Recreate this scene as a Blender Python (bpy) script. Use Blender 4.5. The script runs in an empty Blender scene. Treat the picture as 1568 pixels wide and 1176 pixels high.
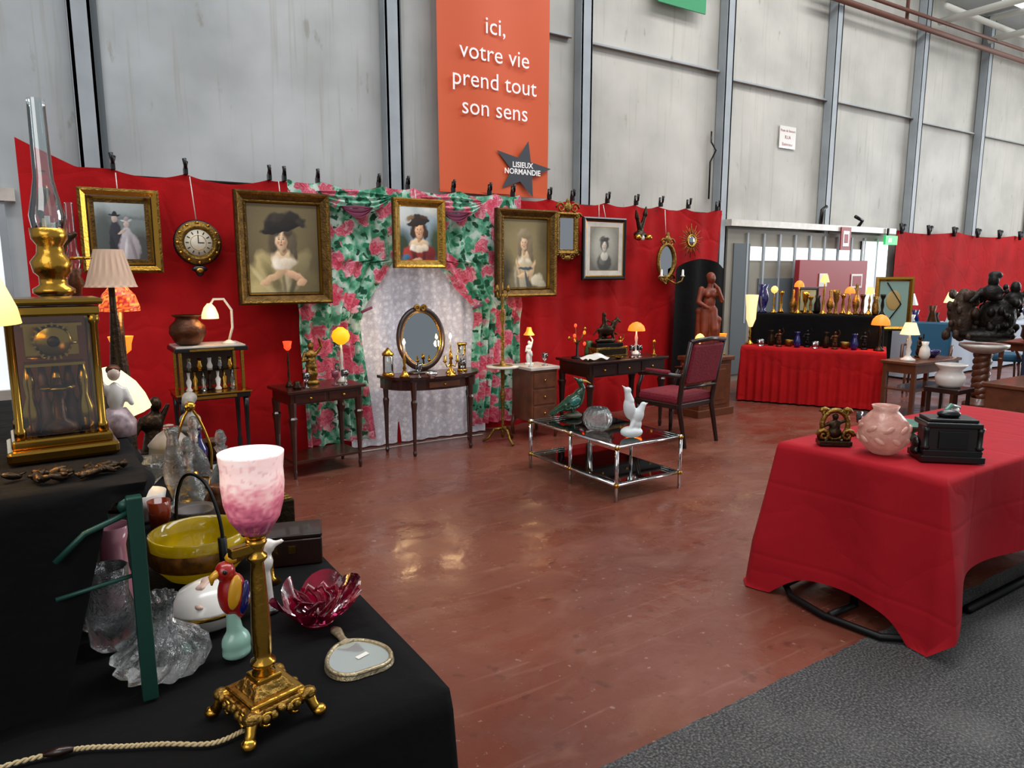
import bpy, bmesh, math, random
import numpy as np
from mathutils import Vector, Matrix, Euler
random.seed(7); rng=np.random.default_rng(7)
pi=math.pi
sc=bpy.context.scene
try:
    sc.view_settings.view_transform='Standard'
except Exception: pass
def lin(c):
    if isinstance(c,str):
        c=[int(c[i:i+2],16)/255 for i in (0,2,4)]
    return [x/12.92 if x<=.04045 else ((x+.055)/1.055)**2.4 for x in c]
MATS={}
def mat(n,col='808080',r=.5,m=0,em=None,es=0,tr=0,bump=0,bs=40,var=0,vs=6,col2=None,coat=0,sheen=0,vc=False):
    if n in MATS: return MATS[n]
    M=bpy.data.materials.new(n); M.use_nodes=True; nt=M.node_tree; b=nt.nodes['Principled BSDF']
    c=(*lin(col),1); b.inputs['Base Color'].default_value=c
    b.inputs['Roughness'].default_value=r; b.inputs['Metallic'].default_value=m
    b.inputs['Transmission Weight'].default_value=tr
    b.inputs['Coat Weight'].default_value=coat; b.inputs['Sheen Weight'].default_value=sheen
    if em:
        b.inputs['Emission Color'].default_value=(*lin(em),1); b.inputs['Emission Strength'].default_value=es
    tc=nt.nodes.new('ShaderNodeTexCoord')
    if vc:
        a=nt.nodes.new('ShaderNodeVertexColor'); a.layer_name='Col'; nt.links.new(a.outputs[0],b.inputs['Base Color'])
        if es: nt.links.new(a.outputs[0],b.inputs['Emission Color']); b.inputs['Emission Strength'].default_value=es
    elif var:
        nz=nt.nodes.new('ShaderNodeTexNoise'); nz.inputs['Scale'].default_value=vs; nz.inputs['Detail'].default_value=6
        nt.links.new(tc.outputs['Object'],nz.inputs['Vector'])
        rp=nt.nodes.new('ShaderNodeValToRGB'); rp.color_ramp.elements[0].position=.35; rp.color_ramp.elements[1].position=.68
        c2=(*lin(col2),1) if col2 else (c[0]*(1-var),c[1]*(1-var),c[2]*(1-var),1)
        rp.color_ramp.elements[0].color=c2; rp.color_ramp.elements[1].color=c
        nt.links.new(nz.outputs[0],rp.inputs[0]); nt.links.new(rp.outputs[0],b.inputs['Base Color'])
    if bump:
        n2=nt.nodes.new('ShaderNodeTexNoise'); n2.inputs['Scale'].default_value=bs; n2.inputs['Detail'].default_value=4
        nt.links.new(tc.outputs['Object'],n2.inputs['Vector'])
        bp=nt.nodes.new('ShaderNodeBump'); bp.inputs['Strength'].default_value=bump; bp.inputs['Distance'].default_value=.01
        nt.links.new(n2.outputs[0],bp.inputs['Height']); nt.links.new(bp.outputs[0],b.inputs['Normal'])
    MATS[n]=M; return M
def thin(n,tint='f6f9f9',base=.03,bl=.2):
    M=bpy.data.materials.new(n); M.use_nodes=True; nt=M.node_tree; nt.nodes.clear(); N=nt.nodes.new;L=nt.links.new
    t=N('ShaderNodeBsdfTransparent');t.inputs[0].default_value=(*lin(tint),1); g=N('ShaderNodeBsdfGlossy');g.inputs['Roughness'].default_value=.04;g.inputs[0].default_value=(1,1,1,1)
    f=N('ShaderNodeLayerWeight');f.inputs[0].default_value=bl; a=N('ShaderNodeMath');a.operation='ADD';L(f.outputs['Fresnel'],a.inputs[0]);a.inputs[1].default_value=base;a.use_clamp=True
    m=N('ShaderNodeMixShader');L(a.outputs[0],m.inputs[0]);L(t.outputs[0],m.inputs[1]);L(g.outputs[0],m.inputs[2]);o=N('ShaderNodeOutputMaterial');L(m.outputs[0],o.inputs[0]); return M
# ------------------------------------------------ builder
class B:
    def __init__(s): s.v=[];s.f=[];s.mi=[];s.sm=[];s.mats=[];s.M=Matrix();s.col={}
    def add(s,vs,fs,m,smooth=True,cols=None):
        if m not in s.mats: s.mats.append(m)
        k=s.mats.index(m); o=len(s.v)
        s.v+= [tuple(s.M@Vector(p)) for p in vs]
        s.f+= [tuple(i+o for i in f) for f in fs]; s.mi+=[k]*len(fs); s.sm+=[smooth]*len(fs)
        if cols is not None: s.col[o]=cols
        return s
    def box(s,cx,cy,cz,sx,sy,sz,m,bev=0,rz=0,tx=1,ty=1):
        bm=bmesh.new(); bmesh.ops.create_cube(bm,size=1)
        for v in bm.verts:
            k=(v.co.z+.5)
            v.co=Vector((v.co.x*sx*(1+(tx-1)*k),v.co.y*sy*(1+(ty-1)*k),v.co.z*sz))
        if bev: bmesh.ops.bevel(bm,geom=bm.edges[:],offset=bev,segments=2,affect='EDGES',profile=.5)
        R=Matrix.Translation((cx,cy,cz))@Matrix.Rotation(rz,4,'Z'); bm.transform(R); bm.verts.index_update()
        s.add([v.co[:] for v in bm.verts],[[v.index for v in f.verts] for f in bm.faces],m,False); bm.free(); return s
    def lathe(s,prof,m,x=0,y=0,z=0,seg=24,lobe=0,amp=0,sm=True,sy=1,twist=0,close=True,colf=None):
        vs=[];fs=[];n=len(prof);cl=[]
        for i,(r,h) in enumerate(prof):
            for j in range(seg):
                a=2*pi*j/seg+twist*h; rr=max(r,.0002)*(1+amp*math.cos(lobe*2*pi*j/seg))
                vs.append((x+rr*math.cos(a),y+sy*rr*math.sin(a),z+h))
                if colf: cl.append(colf(i/(n-1),j/seg,h))
        for i in range(n-1):
            for j in range(seg):
                k=(j+1)%seg; fs.append((i*seg+j,i*seg+k,(i+1)*seg+k,(i+1)*seg+j))
        if close:
            fs.append(tuple(range(seg))[::-1]); fs.append(tuple((n-1)*seg+j for j in range(seg)))
        return s.add(vs,fs,m,sm,np.array(cl) if colf else None)
    def tube(s,pts,rad,m,seg=8,closed=False,flat=1):
        P=[Vector(p) for p in pts]; n=len(P)
        if not isinstance(rad,(list,tuple)): rad=[rad]*n
        vs=[];fs=[];up=None
        for i in range(n):
            t=(P[(i+1)%n]-P[i-1]) if closed else (P[min(i+1,n-1)]-P[max(i-1,0)])
            if t.length<1e-9: t=Vector((0,0,1))
            t.normalize()
            if up is None: up=Vector((0,0,1)) if abs(t.z)<.9 else Vector((1,0,0))
            a=(up-t*up.dot(t))
            if a.length<1e-6: a=t.orthogonal()
            a.normalize(); up=a; b=t.cross(a)
            for j in range(seg):
                q=2*pi*j/seg; vs.append(tuple(P[i]+a*math.cos(q)*rad[i]*flat+b*math.sin(q)*rad[i]))
        for i in range(n if closed else n-1):
            for j in range(seg):
                k=(j+1)%seg; i2=(i+1)%n; fs.append((i*seg+j,i*seg+k,i2*seg+k,i2*seg+j))
        if not closed: fs.append(tuple(range(seg))[::-1]); fs.append(tuple((n-1)*seg+j for j in range(seg)))
        return s.add(vs,fs,m,True)
    def ell(s,x,y,z,rx,ry,rz,m,seg=16,rings=10,rot=None):
        R=Euler(rot).to_matrix() if rot else None; vs=[];fs=[]
        for i in range(rings+1):
            t=pi*i/rings
            for j in range(seg):
                a=2*pi*j/seg; p=Vector((rx*math.sin(t)*math.cos(a),ry*math.sin(t)*math.sin(a),-rz*math.cos(t)))
                if R: p=R@p
                vs.append((x+p.x,y+p.y,z+p.z))
        for i in range(rings):
            for j in range(seg):
                k=(j+1)%seg; fs.append((i*seg+j,i*seg+k,(i+1)*seg+k,(i+1)*seg+j))
        return s.add(vs,fs,m)
    def grid(s,fn,nu,nv,m,colf=None,sm=True):
        vs=[fn(i/nu,j/nv) for j in range(nv+1) for i in range(nu+1)]
        fs=[(j*(nu+1)+i,j*(nu+1)+i+1,(j+1)*(nu+1)+i+1,(j+1)*(nu+1)+i) for j in range(nv) for i in range(nu)]
        return s.add(vs,fs,m,sm,colf)
    def frame(s,w,h,prof,m,y0=0):
        vs=[]
        for q in prof:
            i,d=q[0],q[1]
            a,b=w/2-i,h/2-i
            vs+=[(-a,y0-d,-b),(a,y0-d,-b),(a,y0-d,b),(-a,y0-d,b)]
        for k in range(len(prof)-1):
            mm=prof[k][2] if len(prof[k])>2 else m
            ff=[(j,(j+1)%4,4+(j+1)%4,4+j) for j in range(4)]
            s.add([vs[i] for i in range(k*4,k*4+8)],ff,mm,False)
        s.add(vs[:4],[(3,2,1,0)],m,False)
        return s
    def org(s,m,balls=(),caps=(),vox=.01,sm=3):
        t=B()
        for q in balls:
            if len(q)==4: q=(*q,q[3],q[3])
            t.ell(*q[:6],None,16,10,q[6] if len(q)>6 else None)
        for (p0,r0,p1,r1) in caps:
            t.ell(*p0,r0,r0,r0,None,12,8); t.ell(*p1,r1,r1,r1,None,12,8); t.tube([p0,p1],[r0,r1],None,12)
        me=bpy.data.meshes.new('t'); me.from_pydata(t.v,[],t.f); ob=bpy.data.objects.new('t',me); sc.collection.objects.link(ob)
        md=ob.modifiers.new('r','REMESH'); md.mode='VOXEL'; md.voxel_size=vox
        if sm: m2=ob.modifiers.new('s','SMOOTH'); m2.iterations=sm; m2.factor=.5
        dg=bpy.context.evaluated_depsgraph_get(); ev=ob.evaluated_get(dg); e=ev.to_mesh()
        vs=[v.co[:] for v in e.vertices]; fs=[tuple(p.vertices) for p in e.polygons]; ev.to_mesh_clear()
        bpy.data.objects.remove(ob); bpy.data.meshes.remove(me)
        return s.add(vs,fs,m)
    def done(s,name,x=0,y=0,z=0,rz=0,rx=0,sc_=1):
        me=bpy.data.meshes.new(name); me.from_pydata(s.v,[],s.f)
        for m in s.mats: me.materials.append(m)
        me.polygons.foreach_set('material_index',s.mi); me.polygons.foreach_set('use_smooth',s.sm)
        if s.col:
            ca=me.color_attributes.new('Col','FLOAT_COLOR','POINT'); A=np.ones((len(s.v),4),dtype=np.float32)
            for o,c in s.col.items(): A[o:o+len(c),:3]=c
            ca.data.foreach_set('color',A.ravel())
        me.update()
        ob=bpy.data.objects.new(name,me); sc.collection.objects.link(ob)
        ob.location=(x,y,z); ob.rotation_euler=(rx,0,rz); ob.scale=(sc_,)*3
        return ob
def parent(c,p):
    bpy.context.view_layer.update(); c.parent=p; c.matrix_parent_inverse=p.matrix_world.inverted()
# ------------------------------------------------ materials
GOLD=mat('gold_brass','b98c38',.24,1,bump=.15,bs=60)
AGOLD=mat('antique_gold','9c7a3c',.4,1,bump=.8,bs=70,var=.5,vs=25)
DGOLD=mat('dark_gilt','6a4e24',.45,.8,bump=.6,bs=60,var=.5,vs=20)
BRZ=mat('bronze','35281a',.35,.8,bump=.4,bs=60)
BLK=mat('black_lacquer','0a0909',.3)
BLKC=mat('black_cloth','060607',.95,bump=.6,bs=14)
BLKC.node_tree.nodes['Principled BSDF'].inputs['Specular IOR Level'].default_value=.2
CHROME=mat('chrome','d8d8d8',.12,1)
IRON=mat('black_iron','121212',.45,.6)
WOOD=mat('mahogany','3e1a0f',.3,var=.45,vs=14,coat=.4)
WOODD=mat('dark_wood','26110a',.35,var=.4,vs=14,coat=.3)
WOODM=mat('walnut','6a3a20',.4,var=.4,vs=12,coat=.3)
MARB=mat('marble_white','cfc8bc',.25,var=.2,vs=10)
GLASS=thin('clear_glass')
GLASS2=thin('goblet_glass','e2ecec',.08,.35)
CRYS=mat('crystal_glass','f6fafa',.03,tr=.97,bump=.8,bs=50)
WHITE=mat('white_porcelain','dcd8d0',.25,coat=.4)
MIRR=mat('mirror_glass','b8bdc0',.03,1)
BLUE=mat('cobalt_blue','0c1458',.15,coat=1)
TERRA=mat('terracotta','8a3c20',.5,var=.35,vs=10)
def shade(n,c,e,s): return mat(n,c,.5,em=e,es=s)
WARM=shade('lit_shade_warm','d8b880','ffc060',1.3)
CREAM=shade('lit_shade_cream','e0cfa8','ffdc98',1.0)
ORNG=shade('lit_shade_orange','d86a22','ff8020',1.3)
YEL=shade('lit_shade_yellow','e0a010','ffb010',1.0)
BULB=shade('lit_bulb','fff0c0','ffd080',16)
REDG=shade('red_glow','ff5030','ff3818',2)
# ------------------------------------------------ camera + light
cd=bpy.data.cameras.new('camera');cam=bpy.data.objects.new('camera',cd);sc.collection.objects.link(cam)
cam.location=(0,0,1.6);cam.rotation_euler=(math.radians(81),0,-math.radians(33));cd.lens=24.96;cd.sensor_width=36
sc.camera=cam
w=bpy.data.worlds.new('hall_daylight');sc.world=w;w.use_nodes=True
w.node_tree.nodes['Background'].inputs[0].default_value=(.90,.94,1,1);w.node_tree.nodes['Background'].inputs[1].default_value=.44
def area(n,loc,rot,sx,sy,p,c=(1,1,1)):
    l=bpy.data.lights.new(n,'AREA');l.shape='RECTANGLE';l.size=sx;l.size_y=sy;l.energy=p;l.color=c
    o=bpy.data.objects.new(n,l);sc.collection.objects.link(o);o.location=loc;o.rotation_euler=rot
area('skylight_strip',(3,1.6,7.5),(0,0,0),12,1.6,520,(.98,.98,1))
area('skylight_strip',(9,4.2,7.2),(0,0,0),7,1.0,260,(.98,.98,1))
area('hall_opening',(20,1,3.5),(0,math.radians(80),0),4,7,700,(.95,.98,1))
area('hall_opening',(-4,-4,5),(math.radians(45),0,math.radians(-40)),6,4,190,(1,.98,.95))
def pt(n,x,y,z,p,c=(1,.66,.30),r=.03):
    l=bpy.data.lights.new(n,'POINT');l.energy=p*2.2;l.color=c;l.shadow_soft_size=r
    o=bpy.data.objects.new(n,l);sc.collection.objects.link(o);o.location=(x,y,z)
# ------------------------------------------------ room shell
class NT:
    def __init__(s,name):
        s.M=bpy.data.materials.new(name);s.M.use_nodes=True;s.nt=s.M.node_tree;s.N=s.nt.nodes.new;s.L=s.nt.links.new;s.b=s.nt.nodes['Principled BSDF'];s.tc=s.N('ShaderNodeTexCoord')
    def noise(s,sc_,d=6,m=None,dist=0):
        n=s.N('ShaderNodeTexNoise');n.inputs['Scale'].default_value=sc_;n.inputs['Detail'].default_value=d;n.inputs['Distortion'].default_value=dist
        mp=s.N('ShaderNodeMapping');s.L(s.tc.outputs['Object'],mp.inputs[0]);s.L(mp.outputs[0],n.inputs['Vector'])
        if m: mp.inputs['Scale'].default_value=m[0];mp.inputs['Rotation'].default_value=(0,0,m[1])
        return n.outputs[0]
    def ramp(s,i,st,interp='LINEAR'):
        r=s.N('ShaderNodeValToRGB');r.color_ramp.interpolation=interp;e=r.color_ramp.elements
        e[0].position=st[0][0];e[0].color=(*lin(st[0][1]),1);e[1].position=st[-1][0];e[1].color=(*lin(st[-1][1]),1)
        for p,c in st[1:-1]: q=e.new(p);q.color=(*lin(c),1)
        s.L(i,r.inputs[0]);return r.outputs[0]
    def val(s,x,i):
        if isinstance(x,str):
            i.default_value=(*lin(x),1)
        elif isinstance(x,(int,float)): i.default_value=x
        else: s.L(x,i)
    def mix(s,f,a,c,mode='MIX'):
        m=s.N('ShaderNodeMix');m.data_type='RGBA';m.blend_type=mode;s.val(f,m.inputs[0]);s.val(a,m.inputs[6]);s.val(c,m.inputs[7]);return m.outputs[2]
    def math(s,op,a,b_,c=0):
        m=s.N('ShaderNodeMath');m.operation=op;s.val(a,m.inputs[0]);s.val(b_,m.inputs[1]);s.val(c,m.inputs[2]);return m.outputs[0]
def floor_mat():
    t=NT('painted_floor');sp=t.N('ShaderNodeSeparateXYZ');t.L(t.tc.outputs['Object'],sp.inputs[0])
    red=t.ramp(t.noise(.9,8),[(.3,'5c3024'),(.5,'6d3b2d'),(.72,'794637')])
    red=t.mix(t.math('MULTIPLY',t.ramp(t.noise(3.0,8,((1,1.6,1),.7),.8),[(.50,'000000'),(.70,'ffffff')]),.28),red,'8c6453')
    red=t.mix(t.math('MULTIPLY',t.ramp(t.noise(4.5,6,((.35,6,1),-.5),.6),[(.62,'000000'),(.72,'ffffff')]),.22),red,'9c7666')
    red=t.mix(t.math('MULTIPLY',t.ramp(t.noise(26,3),[(.67,'000000'),(.71,'ffffff')]),.5),red,'a08478')
    red=t.mix(t.math('MULTIPLY',t.ramp(t.noise(11,6),[(.62,'000000'),(.68,'ffffff')]),.4),red,'3c2019')
    gr=t.ramp(t.noise(110,4),[(.36,'1c1d1d'),(.52,'403f3f'),(.66,'646461')])
    gr=t.mix(t.math('MULTIPLY',t.ramp(t.noise(1.6,7),[(.5,'000000'),(.7,'ffffff')]),.25),gr,'7c7c78')
    a=t.math('MULTIPLY_ADD',t.noise(5,4),.06,sp.outputs[1]); e=t.math('GREATER_THAN',a,1.63)
    t.L(t.mix(e,gr,red),t.b.inputs['Base Color'])
    rr=t.N('ShaderNodeMapRange');t.L(t.noise(2.0,7,((1,1.4,1),.7)),rr.inputs[0]);rr.inputs[1].default_value=.35;rr.inputs[2].default_value=.65;rr.inputs[3].default_value=.15;rr.inputs[4].default_value=.46
    rm=t.N('ShaderNodeMix');rm.data_type='FLOAT';t.L(e,rm.inputs[0]);rm.inputs[2].default_value=.85;t.L(rr.outputs[0],rm.inputs[3]);t.L(rm.outputs[0],t.b.inputs['Roughness'])
    bp=t.N('ShaderNodeBump');bp.inputs['Strength'].default_value=.4;bp.inputs['Distance'].default_value=.012;t.L(t.noise(11,6),bp.inputs['Height']);t.L(bp.outputs[0],t.b.inputs['Normal'])
    return t.M
B().box(8,3,-.05,34,16,.1,floor_mat()).done('floor')
def wall_mat():
    t=NT('panel_wall');sp=t.N('ShaderNodeSeparateXYZ');t.L(t.tc.outputs['Object'],sp.inputs[0])
    mr=t.N('ShaderNodeMapRange');t.L(sp.outputs[0],mr.inputs[0]);mr.inputs[1].default_value=-3;mr.inputs[2].default_value=6
    c=t.ramp(mr.outputs[0],[(0,'bac2c6'),(.5,'c3c6c6'),(1,'c6c2b8')])
    c=t.mix(.6,c,t.ramp(t.noise(1.3,8),[(.3,'b4b6b4'),(.5,'dcdedd'),(.7,'f8f8f8')]),'MULTIPLY')
    c=t.mix(t.math('MULTIPLY',t.ramp(t.noise(2.2,6,((9,1,.35),0)),[(.57,'000000'),(.70,'ffffff')]),.35),c,'94917f')
    c=t.mix(t.math('MULTIPLY',t.ramp(t.noise(3.4,10,((2.5,1,.8),0)),[(.66,'000000'),(.72,'ffffff')]),.5),c,'807a68')
    t.L(c,t.b.inputs['Base Color']);t.b.inputs['Roughness'].default_value=.55
    return t.M
WM=wall_mat()
B().box(8,7.15,3.6,34,.1,7.2,WM).done('wall_back')
COLM=mat('steel_column_grey','a3abaf',.5,var=.2,vs=3)
DKG=mat('gap_grey','5c6467',.7)
def column(x,wd=.16):
    b=B(); b.box(0,0,3.6,wd,.03,7.2,COLM); b.box(wd/2-.01,.05,3.6,.025,.13,7.2,DKG); b.box(-wd/2+.01,.05,3.6,.03,.13,7.2,COLM); b.box(wd/2+.03,.09,3.6,.05,.03,7.2,DKG)
    b.done('trim_column',x,6.97)
for x in (.4,3.1,5.57,8.05,10.48,12.98,15.25,17.8,-2): column(x)
b=B(); RUST=mat('rust_edge','5d4a3a',.8)
for x0,x1,z in ((4.0,5.4,4.32),(5.7,7.95,4.30),(8.2,10.4,4.23),(10.6,12.9,4.24),(13.1,15.1,4.2),(15.4,17.7,4.2)):
    b.box((x0+x1)/2,7.07,z,x1-x0,.06,.025,COLM); b.box((x0+x1)/2,7.04,z-.018,x1-x0,.02,.01,RUST)
b.tube([(7.85,7.05,2.6),(7.85,7.05,3.1),(7.9,7.0,3.25),(7.8,7.0,3.35),(7.85,7.05,3.5)],.012,BLK,6)
b.done('trim_ledge')
PIPE=mat('pipe_rust','6b4436',.6)
b=B(); b.tube([(9.8,6.85,5.6),(14,6.85,5.62),(19,6.85,5.66)],.045,PIPE); b.tube([(9.8,6.82,5.75),(19,6.82,5.85)],.03,PIPE)
b.tube([(12.2,6.9,7),(12.2,6.9,5.6)],.03,PIPE)
b.done('ceiling_pipe')
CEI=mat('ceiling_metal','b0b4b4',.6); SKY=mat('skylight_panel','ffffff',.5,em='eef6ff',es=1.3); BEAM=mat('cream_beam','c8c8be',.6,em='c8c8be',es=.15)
b=B(); b.box(19,3,6.32,12,8.1,.06,CEI)
for i in range(3): b.box(19,5.9-i*2.4,6.27,11.8,1.1,.03,SKY)
for i in range(7):
    x=13.3+i*1.8
    b.tube([(x,-1,5.85),(x,6.95,5.85)],.06,BEAM); b.tube([(x,-1,6.22),(x,6.95,6.22)],.05,BEAM)
    for k in range(7): b.tube([(x,k-1,5.85),(x,k-.5,6.22),(x,k,5.85)],.03,BEAM)
for yy in (2.5,4.6,6.7): b.tube([(13,yy,5.98),(24,yy,5.98)],.05,BEAM)
b.done('ceiling')
BEI=mat('lower_wall_beige','8f897a',.6,var=.2,vs=2); PANE=mat('window_pane','dfe8ea',.2,em='e8f2f5',es=.8)
b=B(); b.box(10.2,7.0,1.1,4.1,.12,2.2,BEI); b.box(10.2,6.96,2.28,4.2,.24,.09,MARB)
for i in range(9): b.box(8.75+i*.37,6.935,1.86,.28,.02,.2,PANE)
for i in range(10): b.box(8.565+i*.37,6.93,1.5,.035,.03,1.3,COLM)
b.box(11.85,6.93,1.3,.75,.02,1.6,PANE); b.box(11.45,6.925,1.3,.05,.03,1.6,BLK); b.box(8.45,6.93,1.05,.35,.02,1.9,DKG)
b.box(9.3,6.93,1.15,.9,.02,.7,DKG); b.tube([(10.2,6.88,2.3),(10.2,6.86,2.55),(10.3,6.86,2.6)],.03,BLK,6); b.tube([(11.2,6.88,2.3),(11.3,6.86,2.42),(11.1,6.86,2.48)],.03,BLK,6)
b.done('window_1')
b=B(); b.box(-1.15,7.06,1.4,1.8,.04,1.5,PANE); b.box(-1.15,7.04,2.2,2.0,.12,.1,MARB); b.box(-1.15,7.04,.6,2.0,.12,.1,MARB)
for i in range(4): b.box(-2.05+i*.6,7.03,1.4,.05,.05,1.6,COLM)
b.done('window_2')
b=B(); RB=mat('red_painted_panel','96242a',.45)
b.box(0,0,0,1.8,.08,.85,RB,.01); b.box(.6,-.05,.1,.3,.01,.22,WHITE); b.box(.6,-.056,.1,.24,.005,.16,RB); b.box(-.3,-.05,.12,.2,.01,.2,WHITE)
for i in (-1,1): b.box(i*.8,0,-.885,.05,.05,.93,IRON)
b.done('red_fire_cabinet',10.4,6.75,1.35)
def text(body,size,x,y,z,align='CENTER',space=1,bold=0):
    c=bpy.data.curves.new('txt','FONT');c.body=body;c.size=size;c.align_x=align;c.space_line=space;c.offset=bold;c.resolution_u=3
    o=bpy.data.objects.new('txt',c);sc.collection.objects.link(o)
    dg=bpy.context.evaluated_depsgraph_get();e=o.evaluated_get(dg);me=e.to_mesh()
    vs=[(v.co.x+x,y,v.co.y+z) for v in me.vertices];fs=[tuple(p.vertices) for p in me.polygons];e.to_mesh_clear();bpy.data.objects.remove(o)
    return vs,fs
b=B(); b.box(0,0,0,.38,.012,.32,WHITE)
for t_,z,s in (('Poste de Secours',.08,.05),('R.I.A',-.02,.07),('Extincteur',-.12,.06)):
    vs,fs=text(t_,s,0,-.009,z); b.add(vs,fs,RB,False)
b.done('safety_notice',9.54,7.08,3.59)
b=B(); b.box(0,0,0,.26,.02,.36,RB); b.box(0,-.012,0,.16,.005,.24,WHITE); b.box(0,-.016,0,.1,.005,.14,RB); b.done('fire_extinguisher_sign',10.8,6.82,2.12)
b=B(); b.box(0,0,0,.36,.04,.15,mat('exit_green','18a050',.4,em='20c060',es=.8)); b.box(-.05,-.022,0,.1,.003,.07,WHITE); b.box(0,.05,.12,.03,.03,.16,IRON); b.done('exit_sign',12.0,6.76,2.12)
B().box(0,0,.5,.85,.02,1.2,mat('green_banner','1f8a55',.5)).done('green_banner',7.1,6.95,5.02)
BAN=mat('orange_banner','cf5424',.55,bump=.15,bs=3); STAR=mat('star_grey','3a3d43',.6); TXT=mat('text_white','efeae6',.6,em='ffffff',es=.1)
b=B(); b.grid(lambda u,v:(-.70+1.40*u,.015*math.sin(u*9+v*3),-.4+3.3*v),20,30,BAN)
for t_,z in (('ici,',1.24),('votre vie',.96),('prend tout',.68),('son sens',.40)):
    vs,fs=text(t_,.245,-.02,-.03,z); b.add(vs,fs,TXT,False)
sp=[]
for i in range(10):
    a=pi/2+2*pi*i/10-.22; r=(.36 if i%2==0 else .15)*(1.1 if i in(2,8) else 1)
    sp.append((.33+r*math.cos(a),-.03,-.12+r*.9*math.sin(a)))
b.add(sp+[(.33,-.03,-.12)],[(i,(i+1)%10,10) for i in range(10)],STAR,False)
vs,fs=text('LISIEUX\nNORMANDIE',.082,.33,-.034,-.1,bold=.002,space=.9); b.add(vs,fs,TXT,False)
b.box(0,.01,-.4,1.40,.02,.03,BAN)
b.done('hanging_banner',4.26,6.88,2.85)
# ------------------------------------------------ fabric wall
def red_mat(n,c1,c2,bump,folds=False):
    t=NT(n); c=t.ramp(t.noise(2.5,6),[(.3,c2),(.7,c1)]); t.b.inputs['Roughness'].default_value=.85; t.b.inputs['Specular IOR Level'].default_value=.25
    v=t.N('ShaderNodeTexVoronoi');v.feature='DISTANCE_TO_EDGE';v.inputs['Scale'].default_value=2.2
    ad=t.mix(.12,t.tc.outputs['Object'],t.noise(3,5),'LINEAR_LIGHT');t.L(ad,v.inputs['Vector'])
    t.L(c,t.b.inputs['Base Color'])
    h=t.math('ADD',t.math('MINIMUM',t.math('MULTIPLY',v.outputs[0],6),.5),t.math('MULTIPLY',t.noise(9,5),.8))
    if folds:
        sp=t.N('ShaderNodeSeparateXYZ');t.L(t.tc.outputs['Object'],sp.inputs[0])
        for ax,p in ((0,.46),(1,.41),(2,.37)):
            q=t.math('ABSOLUTE',t.math('SUBTRACT',t.math('FRACT',t.math('DIVIDE',sp.outputs[ax],p),0),.5),0)
            h=t.math('ADD',h,t.math('MULTIPLY',t.math('MINIMUM',t.math('MULTIPLY',q,20),1),.45))
    bp=t.N('ShaderNodeBump');bp.inputs['Strength'].default_value=bump;bp.inputs['Distance'].default_value=.012;t.L(h,bp.inputs['Height']);t.L(bp.outputs[0],t.b.inputs['Normal']); return t.M
RED=red_mat('red_fabric','b40a10','980509',.55)
clips=[.48,.97,1.6,1.72,2.0,2.55,2.83,3.3,3.7,3.97,4.42,4.72,5.2,5.62,6.0,6.45,6.95]
def topz(x):
    k=0
    for i in range(len(clips)-1):
        if clips[i]<=x<clips[i+1]:
            t=(x-clips[i])/(clips[i+1]-clips[i]); k=(clips[i+1]-clips[i])*.09*4*t*(1-t)
    t=2.34-k
    if x<.25: t=2.34+.17*(1-(x+.1)/.35)
    return t
def fab(u,v):
    x=-.1+7.18*u; f=.02*math.sin(x*8+math.sin(x*3)*2)+.012*math.sin(x*23+v*2)+.012*math.sin(x*4+v*7)
    return (x,6.13+f*(1.2-.6*v)+.01*math.sin(v*9+x*2),topz(x)*v+.004)
b=B();b.grid(fab,300,40,RED)
for x in clips:
    b.box(x,6.10,2.36,.03,.05,.05,BLK,.004); b.tube([(x,6.07,2.38),(x-.012,6.05,2.45)],[.012,.016],BLK,6); b.tube([(x,6.12,2.38),(x+.015,6.13,2.44)],[.012,.014],BLK,6)
b.tube([(-.1,6.16,2.3),(7.1,6.16,2.3)],.012,IRON,6)
for xx,zz in ((-.08,2.5),(7.09,2.33),(3.3,2.33)): b.tube([(xx,6.18,0),(xx,6.18,zz)],.02,IRON,8)
b.done('red_backdrop_fabric')
def fabR(u,v):
    x=12.4+7*u; f=.02*math.sin(x*3)+.008*math.sin(x*9)
    return (x,6.9+f,.55+(1.78-.06*abs(math.sin(x*1.3)))*v)
b=B(); b.grid(fabR,160,20,RED)
for i in range(8): b.tube([(12.5+i*.9,6.85,2.25),(12.5+i*.9-.05,6.85,2.42)],.03,BLK,6); b.tube([(12.5+i*.9,6.85,2.3),(12.5+i*.9+.08,6.85,2.4)],.03,BLK,6)
for i in range(4): b.tube([(12.6+i*2.2,6.97,0),(12.6+i*2.2,6.97,2.3)],.03,IRON,6)
b.done('red_backdrop_fabric_far')
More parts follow.
